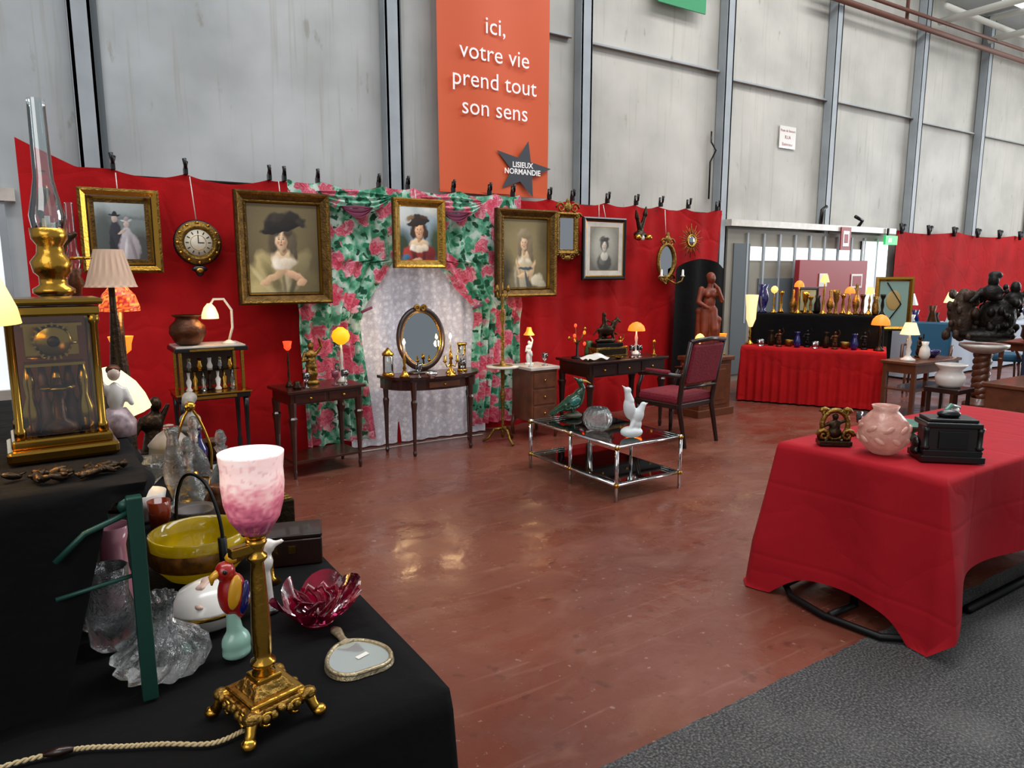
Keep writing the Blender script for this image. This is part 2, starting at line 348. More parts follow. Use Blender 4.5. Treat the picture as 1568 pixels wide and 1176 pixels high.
def floral():
    t=NT('floral_fabric');t.b.inputs['Roughness'].default_value=.85
    nz=t.N('ShaderNodeTexNoise');nz.inputs['Scale'].default_value=12;nz.inputs['Detail'].default_value=3;t.L(t.tc.outputs['Object'],nz.inputs['Vector'])
    ad=t.mix(.07,t.tc.outputs['Object'],nz.outputs[1],'LINEAR_LIGHT')
    mp=t.N('ShaderNodeMapping');mp.inputs['Scale'].default_value=(1,0,1);t.L(ad,mp.inputs[0])
    def vor(s,rand=1):
        v=t.N('ShaderNodeTexVoronoi');v.inputs['Scale'].default_value=s;v.inputs['Randomness'].default_value=rand;t.L(mp.outputs[0],v.inputs['Vector']);return v
    base=t.ramp(t.noise(9,4),[(.40,'3f8a68'),(.5,'7ab89a'),(.62,'c8dace')])
    v1=vor(17);s1=t.N('ShaderNodeSeparateColor');t.L(v1.outputs['Color'],s1.inputs[0])
    leaf=t.ramp(s1.outputs[0],[(.0,'125a3c'),(.3,'1f7852'),(.55,'469a74'),(.8,'0a442e')],'CONSTANT')
    c=t.mix(t.ramp(v1.outputs['Distance'],[(.42,'ffffff'),(.50,'000000')]),base,leaf)
    v2=vor(6.8,1);s2=t.N('ShaderNodeSeparateColor');t.L(v2.outputs['Color'],s2.inputs[0])
    mask=t.ramp(v2.outputs['Distance'],[(.56,'ffffff'),(.60,'000000')])
    v3=vor(30);m1=t.math('MULTIPLY_ADD',v3.outputs['Distance'],.55,v2.outputs['Distance'])
    rose=t.ramp(m1,[(.1,'8a0e30'),(.25,'bc284a'),(.38,'d8546e'),(.5,'c03050'),(.62,'e88a98'),(.75,'ca4464'),(.95,'eebcc2')])
    rose=t.mix(t.math('MULTIPLY',s2.outputs[0],.45),rose,'bc1c3a')
    mm=t.math('MULTIPLY',mask,t.math('GREATER_THAN',s2.outputs[1],.18))
    c=t.mix(mm,c,rose);t.L(c,t.b.inputs['Base Color']);return t.M
FLO=floral()
def interp(z,T):
    for (z0,a),(z1,c) in zip(T,T[1:]):
        if z0<=z<=z1: return a+(c-a)*(z-z0)/(z1-z0)
    return T[-1][1] if z>T[-1][0] else T[0][1]
Lb=[(0,2.42),(.14,2.40),(.6,2.36),(1.15,2.30),(1.29,2.33),(1.5,2.50),(1.68,2.62),(1.70,2.84),(2.4,2.84)]
Rb=[(0,3.36),(.14,3.37),(.6,3.42),(1.15,3.46),(1.27,3.42),(1.5,3.20),(1.68,3.07),(1.70,2.84),(2.4,2.84)]
Lo=[(0,1.80),(.1,1.78),(1.2,1.74),(2.4,1.70)]; Ro=[(0,3.95),(2.4,3.98)]
zs=[.10]+list(np.linspace(.14,1.68,50))+[1.70]+list(np.linspace(1.73,2.3,18))
def curtain(bd,out,name,flip):
    b=B();vs=[];nu=90
    for z in zs:
        a=interp(z,out);c=interp(z,bd)
        for i in range(nu+1):
            u=i/nu; tz=z if z<2.29 else topz(a+(c-a)*u)
            y=5.985-.030*math.sin(u*34+z*1.0+1.5*math.sin(u*9))*(1.25-.3*z)-.015*math.sin(u*8+z*3)
            if z<1.8: y-=.05*math.exp(-((z-1.27)/.12)**2)
            vs.append((a+(c-a)*u,y,tz))
    n=len(zs);fs=[(j*(nu+1)+i,j*(nu+1)+i+1,(j+1)*(nu+1)+i+1,(j+1)*(nu+1)+i) for j in range(n-1) for i in range(nu)]
    b.add(vs,fs,FLO)
    x0=2.25 if not flip else 3.2
    PK=mat('mauve_swag','7a3550',.8)
    def sw(u,v):
        x=x0-.32+.64*u; d=4*u*(1-u); return (x,5.93-.05*d-.015*math.sin(v*25),2.28-.04*abs(u-.5)-v*(.05+.14*d))
    b.grid(sw,24,14,FLO)
    b.grid(lambda u,v:(x0-.14+.28*u,5.86-.02*math.sin(v*20),2.15-v*.1*(4*u*(1-u))-.02*abs(u-.5)),16,8,PK)
    tx=2.32 if not flip else 3.44
    b.tube([(tx-.05,5.9,1.25),(tx+.05,5.9,1.29)],.012,PK)
    b.done(name)
curtain(Lb,Lo,'floral_curtain',False); curtain(Rb,Ro,'floral_curtain',True)
def lace():
    t=NT('lace_white');v=t.N('ShaderNodeTexVoronoi');v.inputs['Scale'].default_value=20;t.L(t.tc.outputs['Object'],v.inputs['Vector'])
    v2=t.N('ShaderNodeTexVoronoi');v2.inputs['Scale'].default_value=60;t.L(t.tc.outputs['Object'],v2.inputs['Vector'])
    c=t.ramp(v.outputs[0],[(.15,'f4f2f3'),(.35,'e2dfe2'),(.6,'d2ced4')]);c=t.mix(.35,c,t.ramp(v2.outputs[0],[(.1,'ffffff'),(.6,'b8b2bc')]),'MULTIPLY')
    t.L(c,t.b.inputs['Base Color']); t.b.inputs['Roughness'].default_value=.85
    t.L(c,t.b.inputs['Emission Color']);t.b.inputs['Emission Strength'].default_value=.14  # faint self-glow whitens the lace; the cloth is no light source
    return t.M
B().grid(lambda u,v:(2.2+1.4*u,6.055+.016*math.sin(u*60)+.01*math.sin(u*23),.01+1.85*v),120,10,lace()).done('lace_curtain')
# ------------------------------------------------ paintings
def paint(w,h,nx,ny,bg,shapes,seed=0,brush=.035):
    X,Yy=np.meshgrid(np.linspace(0,1,nx+1),np.linspace(0,1,ny+1)); r=np.random.default_rng(seed)
    C=np.zeros((ny+1,nx+1,3)); c0=np.array(lin(bg[0]));c1=np.array(lin(bg[1])); C[:]=c0+(c1-c0)*Yy[...,None]
    asp=h/w
    wx=.006*np.sin(X*37+Yy*21)+.004*np.sin(Yy*63+X*11)+.003*np.sin(X*91-Yy*47); wy=.006*np.sin(Yy*41+X*17)+.004*np.sin(X*59)
    for s in shapes:
        cx,cy,rx,ry,rot,col,soft=s[:7]
        k=1 if rx>.04 else .15
        dx=(X-cx+wx*k);dy=(Yy-cy+wy*k)*asp; ca,sa=math.cos(rot),math.sin(rot)
        u=(dx*ca+dy*sa)/rx; v=(-dx*sa+dy*ca)/(ry*asp)
        d=np.sqrt(u**2+v**2)
        a=np.clip((1+soft-d)/(2*soft),0,1)[...,None]
        sh=(1+.25*np.clip(v-u*.8,-1,1))[...,None]
        C=C*(1-a)+np.array(lin(col))*sh*a
    n=r.normal(0,1,(ny+1,nx+1))
    for _ in range(2): n=(n+np.roll(n,1,0)+np.roll(n,1,1)+np.roll(n,-1,0))/2.6
    C=np.clip(C*(1+brush*n[...,None]),0,1)
    vs=[(-w/2+w*i/nx,0,-h/2+h*j/ny) for j in range(ny+1) for i in range(nx+1)]
    fs=[(j*(nx+1)+i,j*(nx+1)+i+1,(j+1)*(nx+1)+i+1,(j+1)*(nx+1)+i) for j in range(ny) for i in range(nx)]
    return vs,fs,C.reshape(-1,3)
VC=mat('oil_painting','ffffff',.5,vc=True)
def painting(name,x,z,w,h,prof,m,art,tilt=0,y=6.0,cords=None):
    b=B(); b.frame(w,h,prof,m); iw=w-2*prof[-1][0];ih=h-2*prof[-1][0]
    vs,fs,c=paint(iw,ih,int(min(280,iw*480)),int(min(340,ih*480)),*art)
    b.M=Matrix.Translation((0,-prof[-1][1],0)); b.add(vs,fs,VC,True,c); b.M=Matrix()
    if cords:
        for cx in cords: b.tube([(cx,.02,h/2-.03),(cx*.6,.05,2.31-z)],.004,WHITE,5)
    b.done(name,x,y,z,rx=tilt)
def face(cx,cy,s,sk='dcbc98',dk='8a6244',hair='2a1c14',turn=-1):
    e='2a1c18';t=turn*s*.12
    return [(cx-turn*s*.3,cy-.9*s,.42*s,.7*s,0,dk,.25),
      (cx,cy,s,s*1.28,0,sk,.1),(cx-turn*s*.55,cy-.1*s,.45*s,.9*s,0,dk,.9),(cx+t,cy,.8*s,1.1*s,0,sk,.5),
      (cx-.36*s+t,cy+.18*s,.17*s,.07*s,0,e,.3),(cx+.40*s+t,cy+.18*s,.17*s,.07*s,0,e,.3),
      (cx-.36*s+t,cy+.38*s,.22*s,.035*s,.1,hair,.4),(cx+.4*s+t,cy+.38*s,.22*s,.035*s,-.1,hair,.4),
      (cx+.06*s+t,cy-.08*s,.06*s,.26*s,0,dk,.7),(cx+.03*s+t,cy-.3*s,.13*s,.05*s,0,dk,.5),
      (cx+.02*s+t,cy-.6*s,.24*s,.09*s,0,'a03a30',.35),(cx-.5*s+t,cy-.3*s,.2*s,.18*s,0,'d08a70',.9),(cx+.5*s+t,cy-.3*s,.18*s,.18*s,0,'c88068',.9)]
def zoom(A,k,ax,ay):
    return (A[0],[((s[0]-ax)*k+ax,(s[1]-ay)*k+ay,s[2]*k,s[3]*k,*s[4:]) for s in A[1]],A[2])
big=[(0,0,DGOLD),(0,.06,DGOLD),(.015,.075,AGOLD),(.03,.06,DGOLD),(.07,.035,AGOLD),(.08,.045,GOLD),(.09,.02,BRZ),(.095,.015,BRZ)]
A1=(('3e3524','62573e'),[(.55,.5,.4,.45,0,'756846',.7),
 (.30,.14,.36,.24,.2,'998c5c',.2),(.68,.12,.3,.2,.3,'6e6442',.25),(.2,.06,.2,.14,0,'b0a270',.3),(.5,.28,.19,.19,0,'bcae8a',.15),(.31,.31,.12,.19,.5,'ac9c6c',.15),(.68,.33,.10,.18,-.45,'857a56',.2),
 (.36,.22,.05,.16,.5,'756c46',.5),(.48,.20,.02,.16,.1,'7c7250',.5),(.25,.2,.03,.16,.7,'c0b484',.5),(.58,.14,.03,.14,-.3,'565034',.5),
 (.5,.42,.15,.09,0,'dcc29c',.15),(.5,.37,.15,.05,.2,'e4d6bc',.2),(.42,.36,.05,.07,.5,'f2e8d2',.4),(.6,.26,.15,.04,-.4,'d4aa88',.15),(.70,.195,.06,.035,.3,'d0ac86',.15),(.38,.25,.16,.035,.5,'ccaa82',.2),(.26,.19,.05,.03,.2,'d0ac86',.2),
 (.49,.61,.16,.12,.0,'544a38',.2),(.60,.54,.05,.11,0,'5c523e',.3),(.37,.56,.05,.1,0,'544936',.3),(.63,.46,.025,.06,.2,'574c38',.3),(.49,.50,.04,.06,0,'c4a07a',.12)]+face(.475,.585,.068,'e4c49e')+[
 (.41,.66,.045,.04,.6,'554a38',.3),(.55,.66,.045,.05,-.6,'4c4232',.3),
 (.50,.715,.27,.050,.28,'181512',.08),(.53,.765,.15,.065,.2,'221d18',.1),(.36,.77,.10,.045,.9,'302a24',.25),(.45,.80,.09,.04,.3,'39322a',.25),(.62,.81,.10,.04,-.3,'28231e',.25),(.71,.75,.07,.03,-.6,'342d26',.3),(.32,.72,.07,.028,.8,'26211c',.3)],1)
A2=(('5c7c94','a9bac0'),[(.2,.8,.3,.2,0,'cfd6d2',.5),(.8,.9,.25,.1,0,'dadcd4',.5),(.1,.3,.2,.25,0,'34412e',.4),(.92,.35,.18,.3,0,'3c4a30',.4),
 (.5,.13,.38,.20,0,'8c2620',.12),(.28,.20,.16,.10,.3,'a83a2c',.2),(.74,.2,.15,.10,-.4,'7a201e',.2),(.4,.1,.05,.15,.3,'54120f',.5),(.6,.1,.04,.14,-.2,'54120f',.5),(.5,.34,.22,.09,0,'e0c49e',.12),(.5,.26,.16,.06,0,'e8d8be',.2),(.36,.28,.08,.05,.5,'f0e4d2',.3),(.64,.28,.08,.05,-.5,'e0d0b8',.3),(.2,.12,.09,.05,.3,'46708c',.2),(.45,.07,.12,.04,.1,'cda07c',.2),
 (.5,.43,.05,.07,0,'c89c74',.1),(.5,.58,.19,.14,0,'35221a',.15),(.36,.5,.06,.08,.2,'3c281a',.2),(.66,.5,.06,.08,-.2,'3c281a',.2)]+face(.51,.555,.092,'e6b88e','96603e')+[
 (.49,.69,.27,.055,.22,'2c211a',.08),(.47,.75,.15,.075,.15,'33271e',.12),(.3,.76,.10,.04,.5,'8a6c4c',.3),(.62,.78,.1,.03,-.2,'4c3626',.3)],2)
A3=(('4a4028','766a48'),[(.5,.5,.4,.45,0,'8c7e56',.7),(.12,.2,.14,.3,0,'3a3220',.5),(.86,.75,.12,.25,0,'605436',.5),(.5,.12,.32,.26,0,'70684e',.2),(.42,.2,.12,.24,.1,'b2a98e',.25),(.58,.15,.05,.2,.1,'544e3a',.4),(.36,.12,.03,.2,.1,'756e54',.4),(.5,.38,.14,.14,0,'c4b48e',.15),(.48,.49,.12,.07,0,'dcc29c',.15),(.42,.44,.05,.04,.4,'ece0c8',.4),(.55,.43,.05,.04,-.4,'dcd0b6',.4),
 (.37,.33,.035,.13,.3,'c8a880',.15),(.63,.31,.035,.13,-.35,'c8a880',.15),(.48,.26,.13,.03,.2,'d6b890',.2),(.72,.2,.12,.07,.4,'c8c0a6',.2),(.82,.12,.08,.07,0,'b0a890',.25),(.5,.34,.14,.02,0,'48525a',.2),(.52,.2,.02,.12,.2,'48525a',.3),
 (.47,.56,.032,.06,0,'c4a27a',.1),(.49,.69,.14,.12,0,'8a7a60',.2),(.39,.58,.045,.12,0,'7c6c54',.3),(.59,.58,.045,.12,0,'7c6c54',.3),(.62,.48,.03,.06,.2,'72644e',.3),(.45,.78,.09,.04,.3,'9c8c72',.4)]+face(.475,.645,.062,'e2c29c','80603e')+[(.5,.74,.1,.035,-.1,'887858',.3)],3)
A4=(('565c58','84908e'),[(.5,.88,.6,.16,0,'a8b2b0',.5),(.5,.7,.7,.03,0,'70787a',.6),(.2,.3,.2,.5,0,'4b524f',.3),(.85,.18,.25,.3,0,'404240',.3),
 (.40,.38,.11,.28,0,'303038',.12),(.34,.2,.05,.22,.1,'232328',.15),(.48,.45,.1,.035,-.4,'2a2a30',.2),(.40,.68,.05,.055,0,'b8a89c',.12),(.40,.735,.10,.018,0,'202022',.15),(.40,.76,.05,.03,0,'202022',.15),
 (.63,.22,.19,.24,0,'a8a0a4',.12),(.6,.42,.09,.14,.1,'b2acb0',.12),(.7,.18,.03,.2,.2,'837a7e',.4),(.56,.16,.03,.2,-.1,'cac6c8',.4),(.60,.60,.045,.05,0,'c0aca0',.12),(.60,.655,.1,.02,.1,'c4c4bc',.15),(.6,.68,.05,.03,0,'a09498',.2),(.52,.48,.09,.02,.5,'c0aca0',.2)],4)
A5=(('5c5a50','7e7b6e'),[(.5,.5,.42,.47,0,'a09e90',.3),(.5,.18,.26,.22,0,'44433e',.15),(.42,.22,.1,.1,.4,'66645c',.3),(.5,.33,.13,.11,0,'c0bcac',.15),(.5,.45,.05,.06,0,'b0ac9c',.15),(.5,.6,.15,.15,0,'4c4842',.15)]+face(.5,.56,.08,'cac4b4','7c7668','3a3630')+[(.5,.72,.17,.05,.1,'3c3832',.2),(.42,.76,.08,.04,.4,'5c574e',.3)],5)
painting('woman_in_black_hat_painting',1.62,1.78,.74,.88,big,DGOLD,zoom(A1,1.22,.5,.55),y=5.86,cords=(.0,))
painting('smiling_woman_painting',2.80,1.93,.5,.6,[(0,0,AGOLD),(0,.05,AGOLD),(.012,.06,GOLD),(.03,.045,AGOLD),(.06,.03,GOLD),(.07,.02,BRZ)],AGOLD,zoom(A2,1.15,.5,.55),y=5.84,cords=(.0,))
painting('standing_lady_painting',3.96,1.775,.7,.84,big,DGOLD,zoom(A3,1.2,.5,.65),y=5.87)
painting('seaside_couple_print',.49,1.89,.52,.6,[(0,0,GOLD),(0,.04,AGOLD),(.02,.055,GOLD),(.05,.035,BRZ),(.06,.04,GOLD),(.075,.02,DGOLD),(.08,.02,DGOLD),(.1,.018,DGOLD)],AGOLD,zoom(A4,1.15,.5,.4),cords=(.0,))
painting('lady_engraving',5.07,1.84,.60,.66,[(0,0,BLK),(0,.03,BLK),(.015,.04,BLK),(.04,.03,GOLD),(.05,.025,MARB),(.1,.02,GOLD),(.105,.02,GOLD)],BLK,A5,cords=(-.05,.05))
b=B(); b.M=Matrix.Rotation(pi/2,4,'X')
b.lathe([(.0,.0),(.165,.0),(.165,.02),(.16,.03),(.15,.03),(.135,.045),(.12,.05),(.11,.04),(.105,.03),(.0,.03)],AGOLD,seg=40)
b.lathe([(.166,.0),(.175,.008),(.17,.022),(.16,.024)],BLK,seg=40)
b.lathe([(0,.031),(.1,.031),(.1,.033),(0,.034)],mat('enamel_dial','e0d8c2',.3),seg=32)
for i in range(12):
    a=2*pi*i/12; b.box(.08*math.cos(a),.08*math.sin(a),.035,.022,.007,.002,BLK,rz=a); b.ell(.15*math.cos(a),.15*math.sin(a),.035,.014,.014,.01,GOLD,8,6)
b.box(.0,.028,.037,.006,.06,.002,BLK); b.box(.02,0,.037,.045,.006,.002,BLK); b.lathe([(.055,.034),(.057,.036),(.059,.034)],GOLD,seg=24,close=False)
b.M=Matrix(); b.org(BLK,[(0,-.015,-.2,.06,.02,.03),(0,-.015,-.235,.03,.015,.025)],[],.008,2); b.ell(0,-.03,-.21,.03,.012,.02,GOLD); b.tube([(0,0,.17),(-.02,.03,.50)],.004,WHITE,5)
b.done('wall_clock',1.01,6.03,1.82)
def scroll(b,m,cx,cz,r,y=-.03,n=14,flip=1,th=.012):
    b.tube([(cx+flip*r*(1-k/n)*math.cos(k*.75),y,cz+r*(1-k/n)*math.sin(k*.75)) for k in range(n)],[th*(1-.5*k/n) for k in range(n)],m,6)
b=B(); b.frame(.3,.44,[(0,0),(0,.03),(.02,.045),(.05,.02),(.055,.025),(.06,.015)],AGOLD); b.box(0,-.012,0,.19,.005,.33,MIRR)
for s in (-1,1):
    scroll(b,AGOLD,s*.09,.26,.06,flip=s); scroll(b,AGOLD,s*.14,.18,.04,flip=s); scroll(b,AGOLD,s*.14,-.2,.04,flip=s); scroll(b,AGOLD,s*.06,-.24,.04,flip=s)
b.org(AGOLD,[(0,-.03,.27,.05,.02,.05),(0,-.03,.33,.025,.015,.03),(0,-.03,-.25,.05,.02,.03)],[],.008,2)
b.done('ornate_wall_mirror',4.6,6.05,1.99)
P=lambda a,rx,rz:(rx*math.cos(a),-.02,rz*math.sin(a))
b=B(); b.tube([P(2*pi*k/32,.13,.19) for k in range(32)],.022,AGOLD,8,True)
b.add([(0,-.015,0)]+[(.12*math.cos(2*pi*k/32),-.015,.18*math.sin(2*pi*k/32)) for k in range(32)],[(0,k+1,(k+1)%32+1) for k in range(32)],MIRR)
for s in (-1,1):
    scroll(b,AGOLD,s*.06,.21,.05,flip=s); scroll(b,AGOLD,s*.08,-.2,.05,flip=s)
    b.tube([(0,-.03,-.2),(s*.08,-.1,-.26),(s*.15,-.12,-.23),(s*.17,-.12,-.18)],.01,AGOLD,6); b.lathe([(.012,0),(.03,.01),(.015,.015),(.012,.08),(0,.085)],WHITE,s*.17,-.12,-.18,10)
b.org(AGOLD,[(0,-.03,.25,.05,.02,.04),(0,-.03,.3,.025,.015,.03),(0,-.03,-.22,.04,.02,.04)],[],.008,2); b.tube([(0,0,.3),(0,.03,.58)],.004,WHITE,5)
b.done('oval_mirror_sconce',6.03,6.03,1.72)
b=B()
for k in range(28):
    a=2*pi*k/28; r=.2 if k%2 else .15; b.tube([(.05*math.cos(a),-.02,.05*math.sin(a)),(r*math.cos(a),-.01,r*math.sin(a))],[.008,.003],AGOLD,5)
b.tube([P(2*pi*k/24,.065,.065) for k in range(24)],.014,GOLD,6,True); b.ell(0,-.02,0,.06,.02,.06,MIRR)
b.done('sunburst_mirror',6.46,6.06,1.96)
b=B(); b.org(BRZ,[(0,-.05,-.08,.09,.05,.04),(-.03,-.06,-.1,.06,.05,.05)],[((0,-.05,-.05),.03,(-.06,-.06,.1),.02),((0,-.05,-.05),.03,(.06,-.06,.14),.02),((.06,-.06,.14),.03,(.07,-.06,.22),.01),((-.06,-.06,.1),.028,(-.08,-.06,.18),.01)],.01,2)
for s in (-1,1): b.lathe([(.03,0),(.045,.015),(.035,.05),(.0,.055)],GOLD,s*.08,-.1,-.14,12)
b.ell(0,-.09,-.12,.03,.02,.03,WHITE); b.done('antler_wall_sconce',5.60,6.05,2.09)
# ------------------------------------------------ furniture
def table(name,x,y,w,d,h,m,rz=0,th=.025,ap=.09,leg=.035,taper=.5,draw=0,shelf=None):
    b=B(); b.box(0,0,h-th/2,w,d,th,m,.006); b.box(0,0,h-th-ap/2,w-.06,d-.06,ap,m,.003)
    for sx in (-1,1):
        for sy in (-1,1):
            px,py=sx*(w/2-.05),sy*(d/2-.05); r=leg
            b.lathe([(r*taper*.7,0),(r*taper,.05),(r*taper*.8,.07),(r*.8,h*.6),(r*1.1,h*.68),(r*.8,h*.7),(r,h-th-ap*.8)],m,px,py,0,8,sm=False)
    if shelf: b.box(0,0,shelf,w-.08,d-.08,.02,m,.003)
    for i in range(draw):
        dw=(w-.1)/draw; cx=-w/2+.05+dw*(i+.5); b.box(cx,-d/2+.028,h-th-ap/2,dw-.03,.01,ap-.025,m,.003); b.ell(cx,-d/2+.018,h-th-ap/2,.012,.01,.012,GOLD,8,6)
    return b.done(name,x,y,0,rz)
table('writing_table',1.76,5.60,.66,.42,.70,WOOD,rz=.12,draw=2,shelf=.13)
b=B(); n=24
def dl(sx,sy,z): return [(-sx,.2,z)]+[(-sx*math.cos(pi*k/n),.2-sy*math.sin(pi*k/n)**.7,z) for k in range(n+1)]+[(sx,.2,z)]
def prism(b,lo,hi,m):
    k=len(lo); b.add(lo+hi,[tuple(range(k)),tuple(range(k,2*k))[::-1]]+[(i,(i+1)%k,(i+1)%k+k,i+k) for i in range(k)],m,False)
prism(b,dl(.48,.4,.675),dl(.48,.4,.70),WOOD); prism(b,dl(.45,.37,.58),dl(.45,.37,.675),WOOD)
for px,py in ((-.42,.15),(.42,.15),(-.28,-.13),(.28,-.13)):
    b.lathe([(.012,0),(.02,.03),(.014,.05),(.022,.4),(.03,.48),(.022,.5),(.03,.66)],WOOD,px,py,0,8,sm=False)
b.box(0,-.165,.625,.3,.02,.05,WOODM,.003); b.ell(0,-.18,.625,.012,.012,.012,GOLD,8,6)
b.done('demilune_console_table',2.86,5.66)
b=B(); b.box(0,0,.42,.30,.34,.5,WOODM,.006); b.box(0,0,.685,.34,.38,.03,MARB,.005)
for i in range(3): b.box(0,-.172,.25+i*.16,.25,.012,.14,WOODM,.003); b.ell(0,-.185,.25+i*.16,.012,.01,.012,GOLD,8,6)
for sx in (-1,1):
    for sy in (-1,1): b.tube([(sx*.13,sy*.15,.2),(sx*.15,sy*.17,.1),(sx*.14,sy*.16,.0)],[.025,.018,.014],WOODM,8)
b.done('marble_top_nightstand',3.93,5.65)
table('writing_desk',4.8,5.5,1.05,.55,.74,WOODD,ap=.13,draw=3,leg=.04)
UPH=mat('red_upholstery','84142a',.8,bump=.5,bs=80,var=.4,vs=60)
b=B(); b.box(0,.0,.43,.54,.50,.09,UPH,.03); b.box(0,0,.375,.56,.52,.05,WOODD,.008)
for sx in (-1,1):
    b.lathe([(.018,0),(.02,.1),(.026,.36)],WOODD,sx*.25,.23,0,8); b.tube([(sx*.25,.23,.36),(sx*.27,.22,.5),(sx*.27,.17,.64)],[.024,.02,.018],WOODD,8)
    b.tube([(sx*.24,-.33,0),(sx*.24,-.25,.38),(sx*.25,-.28,.6),(sx*.25,-.36,.98)],[.018,.026,.024,.02],WOODD,8)
    b.tube([(sx*.27,.21,.64),(sx*.28,.05,.665),(sx*.26,-.28,.66)],[.02,.025,.02],WOODD,8); b.tube([(sx*.275,.12,.68),(sx*.275,-.15,.685)],[.022,.022],UPH,8)
b.tube([(-.25,-.36,.98),(0,-.39,1.0),(.25,-.36,.98)],.022,WOODD,8); b.tube([(-.25,-.28,.55),(.25,-.28,.55)],.018,WOODD,8)
b.M=Matrix.Translation((0,-.325,.77))@Matrix.Rotation(.2,4,'X'); b.box(0,0,0,.44,.05,.38,UPH,.02); b.M=Matrix()
b.done('upholstered_armchair',4.98,4.80,0,rz=.1)
b=B(); b.box(0,0,.04,.58,.36,.08,WOODM,.005); b.box(0,0,.36,.5,.3,.6,WOODM,.005); b.box(0,0,.64,.56,.35,.05,WOODM,.01)
b.box(0,-.152,.35,.4,.012,.45,WOODM,.004); b.box(0,-.158,.35,.3,.01,.35,WOODM,.004)
b.done('wooden_pedestal',6.17,5.48)
b=B()
b.lathe([(.13,0),(.13,.04),(.12,.05),(.0,.05)],TERRA,seg=24)
b.org(TERRA,[(0,0,.52,.085,.065,.07),(0,-.01,.6,.07,.055,.08),(.0,-.01,.70,.09,.06,.06),(-.035,-.05,.68,.033),(.035,-.05,.68,.033),(.01,-.015,.86,.048,.055,.062),(.015,.025,.885,.05,.045,.045),(.0,.02,.3,.1,.06,.25),(.05,.03,.2,.06,.05,.18),(.01,-.068,.855,.01)],
 [((0,-.01,.74),.035,(.01,-.01,.82),.03),((-.04,0,.5),.06,(-.05,-.03,.28),.045),((-.05,-.03,.28),.045,(-.05,.0,.08),.028),((-.05,.0,.08),.03,(-.06,-.07,.06),.02),((.04,0,.5),.062,(.055,-.05,.30),.045),((.055,-.05,.3),.043,(.05,.02,.08),.028),((.05,.02,.08),.028,(.05,-.05,.06),.02),
  ((-.09,-.0,.74),.034,(-.13,-.03,.60),.027),((-.13,-.03,.6),.026,(-.04,-.09,.54),.018),((.09,0,.74),.034,(.13,-.04,.62),.027),((.13,-.04,.62),.026,(.05,-.1,.76),.018),((.05,-.1,.76),.02,(.02,-.09,.80),.014),
  ((-.1,.03,.5),.04,(.1,-.02,.4),.045),((.1,-.02,.4),.04,(.1,.0,.1),.03),((-.1,.03,.5),.03,(-.09,.05,.08),.045)],.009,2)
b.done('terracotta_woman_statue',6.2,5.5,.665,rz=-.5,sc_=1.0)
b=B(); b.grid(lambda u,v:(-.42+.84*u+.06*(1-v)*(u-.5),.02*math.sin(u*14),-.1+1.75*v-(.12*(2*u-1)**2)*v),30,20,BLKC); b.done('black_velvet_drape',6.55,5.95,.1)
def drape(name,x,y,w,d,h,m,hem=.03,rz=0,k=40,amp=.015,flare=.02,tipd=0,nlev=14,hemf=None,seed=0,tipo=.1,tipw=.07):
    P=[];per=2*(w+d); n=int(per/.012); b=B()
    for i in range(n):
        s=per*i/n
        if s<w: p=(-w/2+s,-d/2);nn=(0,-1);e=min(s,w-s);sd=0
        elif s<w+d: t=s-w;p=(w/2,-d/2+t);nn=(1,0);e=min(t,d-t);sd=1
        elif s<2*w+d: t=s-w-d;p=(w/2-t,d/2);nn=(0,1);e=min(t,w-t);sd=2
        else: t=s-2*w-d;p=(-w/2,d/2-t);nn=(-1,0);e=min(t,d-t);sd=3
        c=math.exp(-(e/tipw)**2); cx=(1 if p[0]>0 else -1);cy=(1 if p[1]>0 else -1)
        nx,ny=nn[0]*(1-c*.5)+cx*c*.5,nn[1]*(1-c*.5)+cy*c*.5
        P.append((p,(nx,ny),s,c,sd,e))
    vs=[];fs=[]
    for f in (.0,.25,.5,.75,.94):
        for p,*_ in P: vs.append((p[0]*f,p[1]*f,h))
    for l in range(nlev+1):
        t=l/nlev
        for (p,nn,s,c,sd,e) in P:
            hz=hem if hemf is None else hemf(p[0],p[1],sd,e)
            z=h-(h-hz)*t - tipd*c*t
            f=amp*(math.sin(s*k+2*math.sin(s*3.1+seed))+.5*math.sin(s*k*.43+1))*min(1,t*1.6)**1.2
            o=flare*t+f+(tipo*c*t if tipd else 0)+ .004
            if l==0: o=0; z=h-.004*c
            vs.append((p[0]+nn[0]*o,p[1]+nn[1]*o,max(z,.006)))
    N_=len(P); tot=5+nlev+1
    for r in range(tot-1):
        for i in range(N_):
            j=(i+1)%N_; fs.append((r*N_+i,r*N_+j,(r+1)*N_+j,(r+1)*N_+i))
    b.add(vs,fs,m); return b.done(name,x,y,0,rz)
REDT=red_mat('red_tablecloth','a4101e','980c1a',.28,True)
rt=drape('red_draped_table',3.93,1.78,1.85,.80,.76,REDT,k=13,amp=.026,flare=.012,hemf=lambda px,py,sd,e:{0:.31,3:.12}.get(sd,.1),tipd=.2,tipo=.07,tipw=.12,seed=2,nlev=24)
b=B()
b.tube([(3.3,2.12,.03),(3.02,2.1,.03),(2.93,2.0,.03),(2.90,1.8,.02),(2.93,1.55,.02),(3.02,1.45,.03),(3.3,1.44,.03)],.017,IRON,10)
b.tube([(3.1,1.78,.03),(3.15,1.78,.72)],.02,IRON); b.tube([(2.91,1.78,.03),(3.12,1.78,.03)],.017,IRON); b.tube([(3.5,1.46,.03),(4.8,1.46,.03)],.022,IRON); b.tube([(3.15,1.78,.2),(4.7,1.78,.2)],.02,IRON)
parent(b.done('metal_base'),rt)
drape('red_skirted_table',7.88,5.30,1.6,.75,.69,RED,rz=-math.radians(60.2),hem=.02,k=62,amp=.016,flare=.02)
